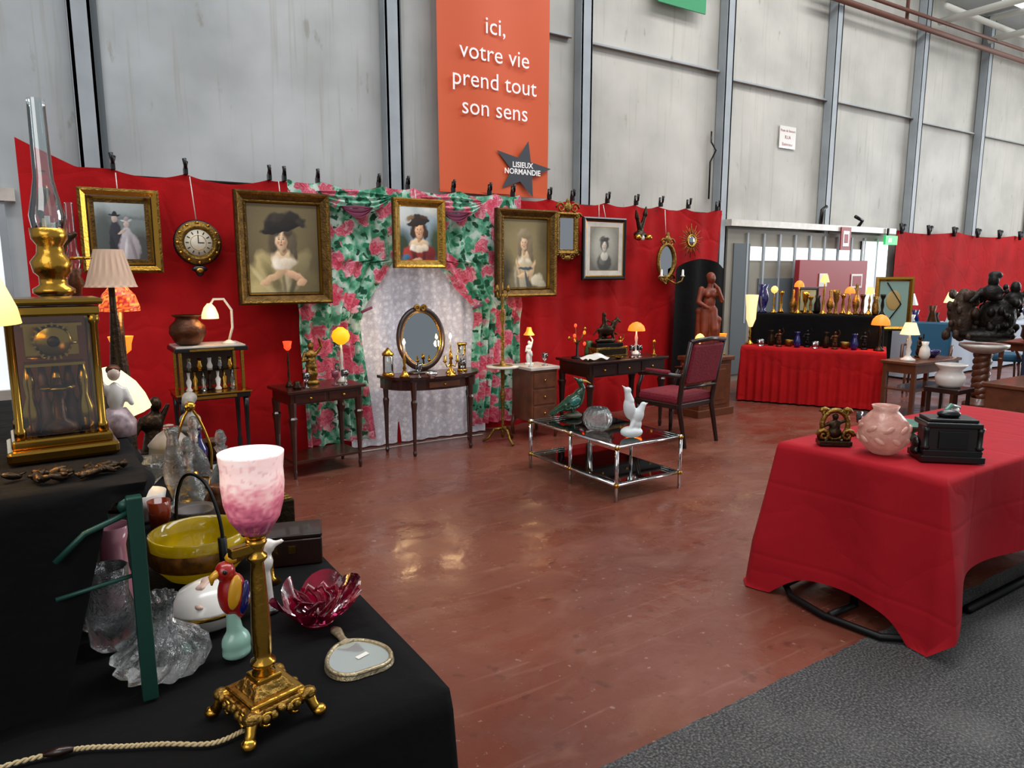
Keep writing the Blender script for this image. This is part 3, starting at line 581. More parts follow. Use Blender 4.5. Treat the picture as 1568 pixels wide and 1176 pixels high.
drape('black_draped_table',-.05,2.45,1.36,2.5,.75,BLKC,k=16,amp=.016,flare=.03,hem=.02)
def hemB(px,py,sd,e):
    if sd==0:
        return .775 if px<.18 else .775+.39*min(1,(px-.18)/.10)
    return 1.17 if (sd==1 or px>.2) else .80
bn=drape('black_draped_bench',-.22,2.11,.70,1.2,1.2,BLKC,k=34,amp=.010,flare=.012,hemf=hemB,seed=1)
GRN=mat('green_steel','1a4238',.4,.3)
b=B()
b.box(.105,1.495,.965,.028,.028,.42,GRN,.003)
for xx,yy in ((-.52,1.6),(.09,2.6),(-.52,2.6)): b.box(xx,yy,.965,.03,.03,.42,GRN,.003)
b.tube([(.1,1.490,1.02),(-.035,1.482,1.005)],.0045,GRN); b.tube([(.1,1.495,1.145),(.02,1.485,1.12),(-.03,1.483,1.075)],.006,GRN); b.tube([(.09,1.5,1.155),(.09,2.6,1.155)],.014,GRN)
parent(b.done('steel_legs'),bn)
TG=thin('table_glass','cfe0dc',.08,.3)
b=B(); W2,D2,H2=.31,.53,.41
for sx in (-1,1):
    for yy in (-D2,0,D2):
        b.tube([(sx*W2,yy,0),(sx*W2,yy,H2)],.013,CHROME,10)
        for z in (.12,H2-.02): b.tube([(sx*W2,yy,z-.012),(sx*W2,yy,z+.012)],.018,GOLD,10)
for z in (.12,H2-.015):
    b.tube([(-W2,-D2,z),(W2,-D2,z)],.010,CHROME); b.tube([(-W2,D2,z),(W2,D2,z)],.010,CHROME)
    for sx in (-1,1): b.tube([(sx*W2,-D2,z),(sx*W2,D2,z)],.010,CHROME)
    b.box(0,0,z+.012,.60,1.04,.008,TG,.002)
b.done('glass_coffee_table',3.53,4.15)
GB=mat('green_enamel','184a2e',.25,.3,var=.6,vs=18,coat=.8); BEAK=mat('yellow_beak','c8a040',.4)
b=B(); b.org(mat('rock_base','3c3a28',.5),[(0,0,.02,.08,.06,.025),(.03,.02,.03,.03,.03,.02)],[],.008,1)
b.org(GB,[(.0,0,.13,.095,.06,.065,(0,-.5,0)),(-.05,0,.10,.06,.05,.05),(.055,0,.30,.030,.026,.026),(.05,0,.19,.045,.042,.05)],[((.05,0,.17),.045,(.075,0,.24),.028),((.075,0,.24),.026,(.055,0,.30),.022),((-.07,0,.10),.04,(-.19,0,.03),.012),((-.07,.015,.10),.03,(-.17,.02,.015),.01),((0,.025,.08),.018,(0,.025,.03),.012),((0,-.025,.08),.018,(0,-.025,.03),.012),((.03,0,.315),.012,(-.0,0,.335),.004)],.006,2)
b.tube([(.07,0,.305),(.105,0,.30),(.145,0,.28)],[.012,.008,.002],BEAK,8); b.ell(.062,-.024,.308,.005,.004,.005,WHITE,8,6); b.ell(.01,-.052,.14,.05,.012,.03,mat('teal_wing','2a6a60',.25,.3,coat=.8),12,8,(0,-.5,0))
b.done('green_pheasant_figurine',3.53,4.52,.418,rz=-.5,sc_=1.0)
b=B(); b.lathe([(.04,0),(.07,.01),(.1,.05),(.11,.09),(.1,.13),(.07,.17),(.065,.17),(.09,.12),(.1,.09),(.09,.05),(.05,.02),(0,.02)],CRYS,seg=56,lobe=14,amp=.06)
b.done('cut_crystal_bowl',3.4,4.05,.418)
DOVE=mat('white_bisque','d4dada',.4)
b=B(); b.org(DOVE,[(0,0,.035,.08,.06,.04),(.03,0,.09,.04,.04,.05),(-.02,.0,.20,.042,.04,.08,(0,-.15,0)),(-.035,0,.325,.026,.022,.024),(.04,-.01,.15,.04,.035,.06,(0,.35,0)),(.075,-.01,.225,.022,.02,.02)],
 [((-.02,0,.25),.034,(-.035,0,.31),.022),((-.05,0,.335),.012,(-.075,0,.36),.003),((.085,-.01,.23),.01,(.112,-.01,.235),.003),((.055,-.01,.18),.028,(.072,-.01,.22),.02),((.0,0,.16),.03,(.03,.01,.06),.014),((.02,-.01,.12),.026,(-.02,-.03,.06),.012)],.006,1)
b.done('white_doves_sculpture',3.46,3.74,.418,rz=-.4,sc_=1.05)
# ------------------------------------------------ etagere
b=B()
b.box(0,0,.70,.50,.36,.04,BLK,.006); b.box(0,-.001,.725,.52,.38,.012,GOLD,.003)
for sx in (-1,1):
    for sy in (-1,1):
        b.lathe([(.015,0),(.02,.02),(.012,.05),(.018,.3),(.012,.32),(.018,.6),(.022,.68)],BLK,sx*.22,sy*.15,0,10); b.tube([(sx*.22,sy*.15,.05),(sx*.22,sy*.15,.06)],.02,GOLD,8)
        b.box(sx*.21,sy*.14,.88,.022,.022,.30,GOLD,.003)
b.box(0,0,.16,.44,.3,.02,BLK,.003); b.box(0,.14,.88,.4,.01,.28,mat('case_back','3c2a1c',.6))
b.box(0,0,1.045,.50,.36,.03,BLK,.005); b.box(0,0,1.065,.47,.33,.012,MARB,.002); b.box(0,-.181,.70,.3,.006,.02,GOLD); b.box(0,-.181,1.045,.3,.006,.015,GOLD)
for i in range(7): b.lathe([(.02,0),(.025,.01),(.012,.03),(.02,.07+.01*(i%3)),(.008,.1),(.012,.14)],[WHITE,GOLD,GLASS2,BRZ][i%4],-.15+.05*i,-.05+.04*(i%2),.732,10)
b.box(0,0,.89,.38,.26,.005,GLASS)
for i in range(5): b.lathe([(.018,0),(.022,.02),(.012,.05),(.015,.08)],[GLASS2,GOLD,WHITE][i%3],-.14+.07*i,-.04,.893,10)
b.done('display_etagere',.96,5.62)
COP=mat('copper_patina','5c3216',.4,.6,var=.5,vs=15,bump=.4)
b=B(); b.lathe([(.06,0),(.09,.02),(.125,.09),(.12,.14),(.08,.18),(.075,.2),(.1,.215),(.1,.22),(.07,.2)],COP,seg=28); b.done('copper_vase',.83,5.6,1.071)
def lamp(name,x,y,z,h,kind='dome',sr=.06,sh=.08,bm=GOLD,smt=WARM,rz=0,power=0,br=None):
    b=B(); br=br or sr*.8; H_=h-sh
    b.lathe([(br,0),(br,.012),(br*.6,.03),(br*.25,.06),(br*.4,H_*.35),(br*.2,H_*.5),(br*.35,H_*.7),(br*.15,H_*.9),(br*.15,H_+sh*.3)],bm,seg=16)
    z0=H_;q=None
    if kind=='dome': q=[(sr,0),(sr*.98,sh*.2),(sr*.85,sh*.55),(sr*.5,sh*.88),(sr*.15,sh)]
    elif kind=='cone': q=[(sr,0),(sr*.55,sh)]
    elif kind=='globe': q=[(sr*.3,0),(sr*.8,sh*.2),(sr,sh*.5),(sr*.8,sh*.8),(sr*.3,sh)]
    elif kind=='tulip': q=[(sr*.3,0),(sr*.75,sh*.25),(sr*.8,sh*.6),(sr*1,sh)]
    elif kind=='candle':
        b.lathe([(sr*.3,0),(sr*.3,sh*.6)],WHITE,z=z0,seg=10); b.lathe([(.004,sh*.6),(.014,sh*.75),(.003,sh)],BULB,z=z0,seg=10)
    elif kind=='cyl': q=[(sr,0),(sr,sh)]
    if q: b.lathe(q,smt,z=z0,seg=24,close=False)
    o=b.done(name,x,y,z,rz)
    if power: pt('lamp_light',x,y,z+H_+sh*.3,power)
    return o
b=B(); b.lathe([(.05,0),(.05,.01),(.02,.025),(.01,.03)],MARB); b.tube([(0,0,.02),(.03,0,.12),(.03,0,.25),(-.02,0,.33),(-.09,0,.33),(-.12,0,.28)],.009,MARB,8)
b.lathe([(.06,0),(.058,.03),(.04,.08),(.015,.11)],CREAM,-.12,0,.19,20,close=False); b.done('arc_desk_lamp',1.10,5.55,1.071); pt('lamp_light',.98,5.5,1.3,1.2)
lamp('red_candle_lamp',1.54,5.6,.70,.36,'tulip',.035,.07,BRZ,REDG)
def cherub(name,x,y,z,h,m,rz=0):
    b=B(); s=h/.3
    b.lathe([(.05,0),(.05,.02),(.035,.03),(.0,.03)],m)
    b.org(m,[(0,0,.15,.035,.028,.045),(0,0,.20,.04,.028,.03),(0,-.003,.258,.022,.024,.028),(0,.0,.12,.038,.03,.03),(0,.01,.07,.04,.03,.05)],
      [((-.016,0,.11),.02,(-.02,-.02,.07),.015),((-.02,-.02,.07),.015,(-.02,0,.03),.01),((.016,0,.11),.02,(.025,-.01,.07),.015),((.025,-.01,.07),.015,(.022,.005,.03),.01),
       ((-.04,0,.21),.013,(-.065,-.02,.16),.01),((-.065,-.02,.16),.01,(-.03,-.05,.17),.008),((.04,0,.21),.013,(.07,-.01,.25),.01),((.07,-.01,.25),.01,(.05,-.02,.31),.008),((0,0,.22),.012,(0,0,.245),.012)],.006,1)
    return b.done(name,x,y,z,rz,sc_=s)
cherub('gilt_cherub_figurine',1.74,5.66,.70,.36,AGOLD)
lamp('yellow_globe_lamp',1.98,5.62,.70,.45,'globe',.075,.14,MARB,YEL,power=1.0,br=.04)
def vase(name,x,y,z,prof,m,seg=24,**k):
    b=B(); b.lathe(prof,m,seg=seg,**k); return b.done(name,x,y,z)
GOB=[(.03,0),(.03,.005),(.006,.01),(.006,.05),(.028,.07),(.03,.12),(.027,.12),(.024,.075),(0,.07)]
PG=mat('pink_glass','a04c60',.1,tr=.5)
vase('pink_goblet',1.88,5.50,.70,GOB,PG); vase('glass_goblet',1.95,5.47,.70,GOB,GLASS2); vase('glass_goblet',1.64,5.48,.70,GOB,GLASS2)
vase('bronze_inkwell',1.56,5.46,.70,[(.03,0),(.035,.02),(.02,.04),(.025,.06)],BRZ)
b=B(); b.lathe([(.13,0),(.13,.015),(.05,.03),(.0,.03)],WOODD,seg=24,sy=.6)
b.M=Matrix.Translation((0,0,.31))@Matrix.Rotation(-.1,4,'X')
b.tube([(.21*math.cos(2*pi*k/40),0,.26*math.sin(2*pi*k/40)) for k in range(40)],.028,WOODD,10,True)
b.tube([(.187*math.cos(2*pi*k/40),-.012,.237*math.sin(2*pi*k/40)) for k in range(40)],.006,GOLD,6,True)
b.add([(0,-.005,0)]+[(.2*math.cos(2*pi*k/40),-.005,.25*math.sin(2*pi*k/40)) for k in range(40)],[(0,k+1,(k+1)%40+1) for k in range(40)],mat('dark_mirror','a4acb0',.04,1))
b.M=Matrix()
for s in (-1,1): scroll(b,AGOLD,s*.03,.58,.03,y=0,flip=s)
b.done('oval_table_mirror',2.76,5.74,.70)
def candlelamp(name,x,y,z,h,pw=1.8):
    return lamp(name,x,y,z,h,'candle',.03,.13,GOLD,power=pw,br=.045)
candlelamp('candle_lamp',2.53,5.60,.70,.33); candlelamp('candle_lamp',2.98,5.60,.70,.36)
b=B(); b.lathe([(.05,0),(.055,.01),(.05,.02),(.05,.03)],GOLD); b.lathe([(.045,.03),(.045,.17),(.04,.18)],GLASS2,close=False); b.lathe([(.05,.18),(.052,.2),(.02,.23),(.006,.25)],GOLD); b.done('brass_lantern',2.43,5.72,.70)
b=B(); b.lathe([(.045,0),(.045,.02)],GOLD); b.lathe([(.045,.24),(.045,.26)],GOLD); b.lathe([(.035,.02),(.035,.08),(.006,.13),(.035,.18),(.035,.24)],GLASS2)
for k in range(4): b.tube([(.04*math.cos(k*pi/2),.04*math.sin(k*pi/2),.01),(.04*math.cos(k*pi/2),.04*math.sin(k*pi/2),.25)],.004,GOLD,6)
b.done('brass_hourglass',3.13,5.66,.70)
b=B()
for s in (-1,1):
    b.tube([(0,0,.1),(s*.04,0,.08),(s*.06,0,.12)],.006,GOLD,6); b.lathe([(.008,0),(.02,.01),(.01,.02),(.009,.06)],GOLD,s*.06,0,.12,10)
b.lathe([(.045,0),(.04,.015),(.01,.03),(.008,.14),(.018,.15),(.009,.2)],GOLD); b.done('brass_candelabra',2.90,5.44,.70)
vase('silver_bowl',2.70,5.42,.70,[(.03,0),(.025,.01),(.05,.03),(.055,.05),(.05,.05),(0,.02)],CHROME)
vase('glass_goblet',3.06,5.52,.70,GOB,GLASS2); vase('glass_goblet',2.62,5.5,.70,GOB,GLASS2)
b=B(); b.lathe([(.012,.05),(.02,.12),(.012,.2),(.018,.4),(.03,.45),(.015,.5),(.02,.7),(.15,.715),(.15,.735),(.03,.74),(.015,.8),(.02,1.0),(.012,1.1),(.03,1.2),(.012,1.25),(.02,1.38),(.012,1.4)],AGOLD,seg=16)
b.lathe([(.15,.716),(.155,.725),(.15,.737)],MARB,seg=28)
for k in range(3):
    a=k*2*pi/3+.5; c,s=math.cos(a),math.sin(a); b.tube([(0,0,.14),(.08*c,.08*s,.13),(.13*c,.13*s,.05),(.19*c,.19*s,.015)],[.015,.014,.012,.015],AGOLD,8)
for s in (-1,1): b.tube([(0,0,1.38),(s*.05,0,1.36),(s*.06,0,1.42)],.008,AGOLD,6); b.lathe([(.01,0),(.022,.01),(.01,.06)],AGOLD,s*.06,0,1.42,10)
b.tube([(0,0,1.38),(0,0,1.5)],[.012,.008],AGOLD,8); b.done('brass_plant_stand',3.5,5.55)
b=B(); b.lathe([(.045,0),(.045,.015),(.03,.02),(0,.02)],DOVE); b.org(DOVE,[(0,0,.13,.025,.02,.035),(0,0,.17,.028,.02,.025),(0,0,.215,.016,.018,.02),(0,.005,.07,.03,.025,.06)],[((-.025,0,.18),.01,(-.04,0,.13),.008),((.025,0,.18),.01,(.035,-.01,.24),.008),((.035,-.01,.24),.008,(.01,0,.28),.007)],.006,1)
b.lathe([(.055,0),(.03,.035),(.02,.075)],ORNG,0,0,.29,20,close=False); b.lathe([(.006,0),(.006,.06)],GOLD,0,0,.26,8); b.done('white_figure_lamp',3.9,5.70,.70); pt('lamp_light',3.9,5.60,1.02,1.0)
vase('glass_goblet',3.99,5.56,.70,GOB,GLASS2); vase('white_candlestick',3.82,5.55,.70,[(.03,0),(.01,.02),(.008,.1),(.018,.11),(.01,.15)],WHITE)
b=B(); b.box(0,0,.02,.32,.16,.04,BLK,.005)
b.org(BRZ,[(0,0,.17,.1,.04,.05),(-.02,0,.2,.05,.03,.04),(.09,0,.22,.03,.025,.05),(.02,.05,.14,.09,.035,.045),(.11,.05,.17,.028,.022,.04),(0,.01,.06,.13,.05,.03)],
 [((.08,0,.2),.03,(.13,0,.27),.02),((.13,0,.27),.02,(.17,0,.25),.012),((-.07,0,.16),.022,(-.08,0,.05),.01),((.06,0,.15),.022,(.1,-.01,.06),.01),((-.05,.02,.16),.02,(-.03,.02,.05),.01),((.07,.02,.15),.018,(.14,.01,.12),.01),((-.1,0,.18),.012,(-.16,0,.12),.006),((-.02,0,.2),.025,(-.03,0,.29),.022),((-.03,0,.29),.02,(-.03,0,.33),.022),((-.03,0,.28),.012,(.05,-.01,.25),.008),((.13,0,.28),.006,(.12,0,.33),.003),((.14,0,.28),.006,(.17,0,.33),.003)],.008,2)
b.done('bronze_hunting_group',4.76,5.56,.841,rz=-.1)
b=B(); b.box(0,0,.05,.42,.20,.1,AGOLD,.006); b.box(0,-.102,.05,.36,.006,.06,BRZ,.002); b.done('gilt_casket',4.78,5.58,.741)
lamp('orange_mushroom_lamp',5.12,5.5,.741,.34,'dome',.09,.09,WHITE,ORNG,power=1.2,br=.05)
b=B(); b.lathe([(.06,0),(.06,.01),(.015,.02),(.01,.18)],IRON)
for k in range(7):
    a=k*1.25; c,s=math.cos(a),math.sin(a); b.tube([(0,0,.1+.01*k),(.05*c,.05*s,.2),(.09*c,.08*s,.14+.03*k)],.004,AGOLD,6); b.ell(.09*c,.08*s,.14+.03*k,.015,.015,.02,[REDG,ORNG,GOLD][k%3],10,8)
b.done('flower_candelabra',4.42,5.60,.741)
b=B(); b.grid(lambda u,v:(-.15+.3*u,-.08+.16*v+.02*math.sin(u*7),.012+.05*math.exp(-((u-.5)**2+(v-.5)**2)*8)+.01*math.sin(u*15+v*9)),20,16,WHITE); b.done('white_linen_cloth',4.45,5.36,.745)
vase('glass_goblet',5.0,5.32,.741,GOB,GLASS2); vase('glass_goblet',4.92,5.34,.741,GOB,GLASS2); cherub('gilt_cherub_figurine',5.0,5.62,.741,.2,AGOLD); vase('brass_candlestick',5.24,5.36,.741,[(.035,0),(.01,.02),(.008,.12),(.02,.13),(.01,.16)],GOLD); vase('green_leaf_vase',4.60,5.64,.741,[(.03,0),(.05,.05),(.03,.12),(.04,.16)],mat('leaf_green_glaze','3c5a34',.3))
vase('small_dish',4.72,5.32,.741,[(.02,0),(.04,.015),(.05,.025),(.045,.025),(0,.008)],GOLD)
lamp('small_table_lamp',5.99,5.42,.665,.26,'dome',.055,.07,WHITE,WARM,power=.8)
lamp('small_table_lamp',6.39,5.45,.665,.24,'tulip',.05,.08,GOLD,ORNG,power=.8)
# ------------------------------------------------ skirt table contents
th=-math.radians(60.2)
def LT(lx,ly): c,s=math.cos(th),math.sin(th); return (7.88+c*lx-s*ly,5.30+s*lx+c*ly)
x,y=LT(0,.15); drape('black_display_riser',x,y,1.5,.35,1.08,BLKC,rz=th,hem=.70,k=30,amp=.005,flare=.004)
L1=('globe','glass_globe_lamp',.045,.09,GOLD,WARM);L2=('cone','gilt_table_lamp',.055,.09,GOLD,WARM);L3=('dome','orange_dome_lamp',.06,.08,GOLD,ORNG)
kinds=[L1,1,('frame',),0,L3,3,1,2,L2,0,3,1,L3,0,1,L2,2,1]
pv=[[(.035,0),(.04,.01),(.02,.03),(.04,.08),(.045,.12),(.03,.17),(.015,.2),(.02,.28),(.008,.30)],
    [(.04,0),(.03,.02),(.012,.05),(.02,.1),(.012,.16),(.03,.2),(.035,.22),(.02,.2)],
    [(.03,0),(.04,.03),(.042,.09),(.025,.14),(.035,.18),(.03,.18)],
    [(.04,0),(.02,.02),(.014,.1),(.03,.14),(.04,.2),(.045,.24),(.04,.24)]]
vm=[AGOLD,GOLD,BRZ,AGOLD,COP,GOLD,AGOLD,IRON,WHITE,AGOLD]
for k,q in enumerate(kinds):
    lx=-.50+k*.072; x,y=LT(lx,.08+.12*(k%2))
    if isinstance(q,int): vase(['lidded_bottle','gilt_candlestick','small_urn','footed_vase'][q],x,y,1.081,[(r_,h_*(1+.25*((k*5)%3)/2)) for r_,h_ in pv[q]],vm[k%10])
    elif q[0]=='frame':
        b=B(); b.frame(.24,.32,[(0,0),(0,.02),(.02,.025),(.03,.01)],BLK); b.box(0,-.005,0,.18,.004,.26,mat('pale_green_card','9fb098',.5)); b.done('framed_card',*LT(-.12,.31),1.242,rz=th)
    else: lamp(q[1],x,y,1.081,.34+.07*(k%3),q[0],q[2],q[3],q[4],q[5],power=.7)
x,y=LT(-.64,.12); vase('blue_gilt_vase',x,y,1.081,[(.05,0),(.06,.01),(.03,.04),(.065,.12),(.075,.2),(.055,.28),(.045,.3),(.065,.36),(.055,.36)],BLUE)
x,y=LT(-.74,-.1); lamp('tall_cylinder_lamp',x,y,.691,.62,'tulip',.08,.4,GOLD,CREAM,power=.8,br=.06)
x,y=LT(.72,-.24); lamp('bronze_mushroom_lamp',x,y,.691,.42,'dome',.10,.12,BRZ,ORNG,power=1.2,br=.06)
for k in range(12):
    lx=-.58+k*.104; x,y=LT(lx,-.26+.1*(k%2)); m=[GLASS2,BRZ,COP,AGOLD,BLUE,IRON][k%6]
    if k%3==0: vase('glass_bowl',x,y,.691,[(.03,0),(.04,.01),(.05,.05),(.052,.08),(.048,.08),(.03,.02),(0,.02)],m)
    elif k%3==1: vase('small_vase',x,y,.691,[(.03,0),(.04,.03),(.045,.08),(.03,.13),(.025,.17),(.04,.19)],m)
    else: cherub('bronze_figurine',x,y,.691,.22,m,rz=th)
# ------------------------------------------------ far right group
b=B(); b.box(0,0,.605,1.0,.40,.03,WOODM,.005); b.box(0,0,.54,.94,.36,.1,WOODM,.004); b.box(0,0,.3,.9,.34,.02,WOODM)
for sx in (-1,1):
    for sy in (-1,1): b.box(sx*.45,sy*.16,.3,.045,.045,.6,WOODM,.004)
b.done('low_wooden_table',8.3,4.2)
lamp('white_table_lamp',8.0,4.2,.62,.42,'cone',.1,.13,WHITE,CREAM); vase('white_jug',8.25,4.15,.62,[(.04,0),(.06,.05),(.05,.12),(.03,.16),(.04,.2)],WHITE); vase('blue_bowl',8.5,4.2,.62,[(.04,0),(.09,.06),(.1,.09),(.09,.09),(0,.02)],BLUE); cherub('bronze_figurine',8.38,4.28,.62,.26,BRZ); vase('brass_candlestick',8.13,4.28,.62,[(.035,0),(.01,.02),(.008,.18),(.02,.19),(.01,.24)],GOLD)
b=B(); b.box(0,0,.25,.9,.45,.42,WOODM,.01); b.box(0,0,.48,.96,.5,.04,WOODM,.008)
for sx in (-1,1): b.box(sx*.22,-.228,.26,.36,.01,.3,WOOD,.003); b.box(sx*.4,0,.02,.06,.4,.04,WOODD)
b.done('inlaid_wood_chest',8.3,3.1,0)
b=B(); b.lathe([(.17,0),(.17,.04),(.12,.06),(.12,.1)],WOODM)
for sg in (1,-1): b.tube([(sg*.05*math.cos(k*.8),sg*.05*math.sin(k*.8),.1+.02*k) for k in range(28)],.055,WOODM,10)
b.lathe([(.12,.64),(.2,.68),(.26,.72),(.26,.75)],MARB); b.done('twisted_wood_pedestal',9.3,4.0)
BR2=mat('dark_bronze_group','1e1914',.5,.5,bump=1,bs=22,var=.5,vs=9); BR3=mat('brown_patina_bronze','4a3626',.6,.3,bump=1,bs=30,var=.6,vs=14)
b=B(); r=np.random.default_rng(11)
bl=[(0,0,.10,.32,.2,.085),(.1,0,.3,.2,.16,.24)]
for k in range(60):
    a=r.uniform(0,2*pi);z=r.uniform(.08,.66);w_=.24*(1-.35*abs(z-.35)/.35); s_=r.uniform(.02,.045)
    bl.append((.1+w_*math.cos(a),.8*w_*math.sin(a),z,s_,s_,s_*r.uniform(.9,1.6)))
bl+=[(.0,-.1,.74,.06,.065,.08),(.02,-.08,.8,.075,.07,.05),(.24,-.05,.66,.055,.06,.075),(.0,-.1,.6,.11,.08,.1),(.24,-.04,.52,.1,.08,.1)]
b.org(BR2,bl,[((-.1,-.08,.62),.04,(-.22,-.14,.5),.03),((.3,-.04,.55),.04,(.40,-.08,.66),.025)],.012,1)
bl=[]
for k in range(46):
    z=r.uniform(.06,.62);w_=.11+.05*(1-z); a=r.uniform(0,2*pi); s_=r.uniform(.03,.05); bl.append((-.26+w_*math.cos(a),w_*math.sin(a),z,s_*.8,s_*.8,s_*1.3))
bl.append((-.26,0,.33,.12,.1,.32)); b.org(BR3,bl,[],.012,1)
b.done('bronze_figure_group',9.3,4.0,.757,rz=-.9)
vase('white_stoneware_vase',7.75,3.62,.42,[(.09,0),(.13,.03),(.14,.12),(.1,.18),(.14,.22),(.15,.24),(.12,.24)],WHITE)
b=B(); b.box(0,0,.395,.34,.34,.05,WOODD,.005)
for sx in (-1,1):
    for sy in (-1,1): b.box(sx*.13,sy*.13,.19,.03,.03,.38,WOODD)
b.done('small_stool',7.75,3.62)
BLC=mat('blue_upholstery','14506c',.7)
def armch(x,y,rz,m):
    b=B(); b.box(0,0,.42,.5,.5,.1,m,.03); b.M=Matrix.Translation((.0,.26,.68))@Matrix.Rotation(-.15,4,'X'); b.box(0,0,0,.5,.08,.5,m,.03); b.M=Matrix()
    for sx in (-1,1):
        b.tube([(sx*.27,.22,.62),(sx*.28,-.1,.63),(sx*.27,-.2,.42)],.02,WOODM,8)
        for sy in (-1,1): b.tube([(sx*.2,sy*.2,.4),(sx*.22,sy*.22,0)],[.02,.012],WOODM,8)
    b.done('blue_armchair',x,y,0,rz=rz)
armch(9.7,4.85,-1.2,BLC); armch(11.2,4.6,.5,BLC)
drape('white_draped_table',13.4,5.9,5.4,.8,.75,mat('white_tablecloth','b4bfcc',.8),k=12,amp=.01)
for k in range(16): vase('ceramic_vase',10.95+k*.3,5.75+.1*(k%2),.755,[(.05,0),(.08,.05),(.04,.14+.04*(k%3)),(.06,.2+.06*(k%3))],[WHITE,BLUE,COP,IRON][k%4])
lamp('white_table_lamp',11.5,6.1,.755,.5,'cone',.14,.18,WHITE,WHITE); lamp('white_table_lamp',12.9,6.1,.755,.5,'cone',.14,.18,BLUE,CREAM)
b=B(); b.frame(.5,.75,[(0,0),(0,.04),(.03,.05),(.06,.02)],GOLD); b.box(0,-.015,0,.4,.01,.65,mat('leaded_glass','8ca89c',.2)); b.tube([(-.1,-.03,-.3),(.1,-.03,0),(-.1,-.03,.3)],.008,IRON,6); b.ell(.0,-.02,.05,.1,.01,.14,mat('glass_amber_panel','b89a60',.2)); b.box(0,.08,-.55,.05,.16,1.2,IRON); b.done('stained_glass_panel',9.95,5.5,1.15,rz=-.7)
b=B(); b.box(0,0,.6,.5,.3,1.2,mat('navy_panel','16243a',.5),.01); b.box(0,0,1.22,.56,.36,.04,WOODM,.005); b.done('navy_display_stand',9.3,3.35)
table('wooden_side_table',10.6,4.0,.8,.5,.72,WOODM,draw=1)
vase('copper_pot',10.5,4.0,.72,[(.05,0),(.1,.06),(.09,.16),(.11,.2)],COP); vase('white_jug',10.8,4.0,.72,[(.04,0),(.06,.05),(.05,.12),(.03,.16),(.04,.2)],WHITE)
# ------------------------------------------------ right table objects
b=B(); b.box(0,0,.012,.15,.08,.024,BRZ,.004); b.tube([(.06*math.cos(2*pi*k/24),0,.1+.07*math.sin(2*pi*k/24)) for k in range(24)],.013,AGOLD,8,True)
b.org(BRZ,[(0,0,.09,.025,.02,.035),(0,0,.14,.016),(0,0,.06,.035,.025,.03)],[((-.02,0,.11),.01,(-.05,0,.09),.008),((.02,0,.11),.01,(.05,0,.12),.008),((-.06,0,.03),.02,(-.07,0,.06),.014),((.06,0,.03),.02,(.07,0,.07),.014)],.006,1)
for s in (-1,1): scroll(b,AGOLD,s*.055,.05,.03,y=-.02,flip=s); scroll(b,AGOLD,s*.05,.16,.02,y=0,flip=s)
b.done('bronze_statuette_frame',3.16,1.98,.765,rz=-.7)
FROST=mat('pink_frosted_glass','d8aa9a',.32,tr=.3,bump=.9,bs=20,var=1,vs=16,col2='b87f70',em='d8a090',es=.1)
b=B(); b.lathe([(.045,0),(.06,.01),(.10,.05),(.112,.10),(.1,.15),(.065,.19),(.05,.205),(.06,.225),(.055,.225),(.045,.2),(.09,.14),(.1,.1),(.09,.05),(0,.02)],FROST,seg=42)
for k in range(9):
    for j,(rr,zz) in enumerate(((.101,.075),(.102,.125))):
        a=2*pi*(k+j*.5)/9; b.ell(rr*math.cos(a),rr*math.sin(a),zz,.028,.013,.014,FROST,12,8,(0,.6*(-1)**j,a+pi/2))
b.done('pink_frosted_vase',3.20,1.76,.765)
EB=mat('ebonised_wood','1a1211',.35)
b=B(); b.box(0,0,.015,.26,.17,.03,BLK,.004); b.box(0,0,.04,.24,.15,.03,BLK,.004); b.box(0,0,.1,.20,.13,.11,EB,.004); b.box(0,0,.165,.23,.155,.025,BLK,.006); b.box(0,0,.185,.2,.13,.015,BLK,.004)
for s in (-1,1):
    b.lathe([(.014,0),(.02,.01),(.012,.02),(.012,.08),(.018,.1)],BLK,s*.11,-.06,.055,12); b.org(BLK,[(s*.125,0,.07,.018,.03,.03),(s*.13,0,.035,.02,.035,.02)],[],.006,1)
b.ell(0,0,.205,.05,.03,.02,BLK); b.box(0,-.068,.1,.12,.008,.08,BLK,.003); b.done('ebonised_casket',3.34,1.55,.765,rz=-.75)
TEAL=mat('green_ceramic','4a7f6c',.3,var=.4,vs=20)
vase('green_ceramic_dish',3.60,1.86,.765,[(.05,0),(.06,.01),(.03,.03),(.08,.06),(.11,.08),(.1,.08),(0,.05)],TEAL)
b=B(); b.lathe([(.035,0),(.045,.02),(.03,.04)],WHITE,seg=20); b.org(WHITE,[(0,0,.10,.042,.048,.058),(0,-.048,.095,.010,.012,.014),(0,-.044,.07,.018,.008,.006),(-.018,-.042,.115,.012,.006,.006),(.018,-.042,.115,.012,.006,.006)],[((0,0,.03),.024,(0,0,.07),.024)],.004,1)
for k in range(9): b.ell(.04*math.cos(k*.7),.04*math.sin(k*.7)*.9,.15,.018,.018,.014,TEAL if k%2 else WHITE,10,8)
b.done('white_ceramic_mask_head',3.54,1.60,.765,rz=-1.0)
b=B(); b.lathe([(.04,0),(.05,.03),(.02,.06)],TEAL); b.org(WHITE,[(0,0,.1,.05,.035,.04),(.05,0,.14,.02)],[((.03,0,.11),.02,(.05,0,.14),.015)],.006,1); b.tube([(-.1,0,.12),(0,0,.17),(.08,0,.15)],.012,TEAL,8); b.done('ceramic_bird',3.76,1.74,.765)
vase('glass_goblet',3.40,1.9,.765,GOB,GLASS2); vase('glass_goblet',3.46,2.02,.765,GOB,GLASS2)
b=B(); b.box(0,0,.012,.2,.14,.02,RB,.002); b.done('red_book',3.75,2.05,.765,rz=.3)
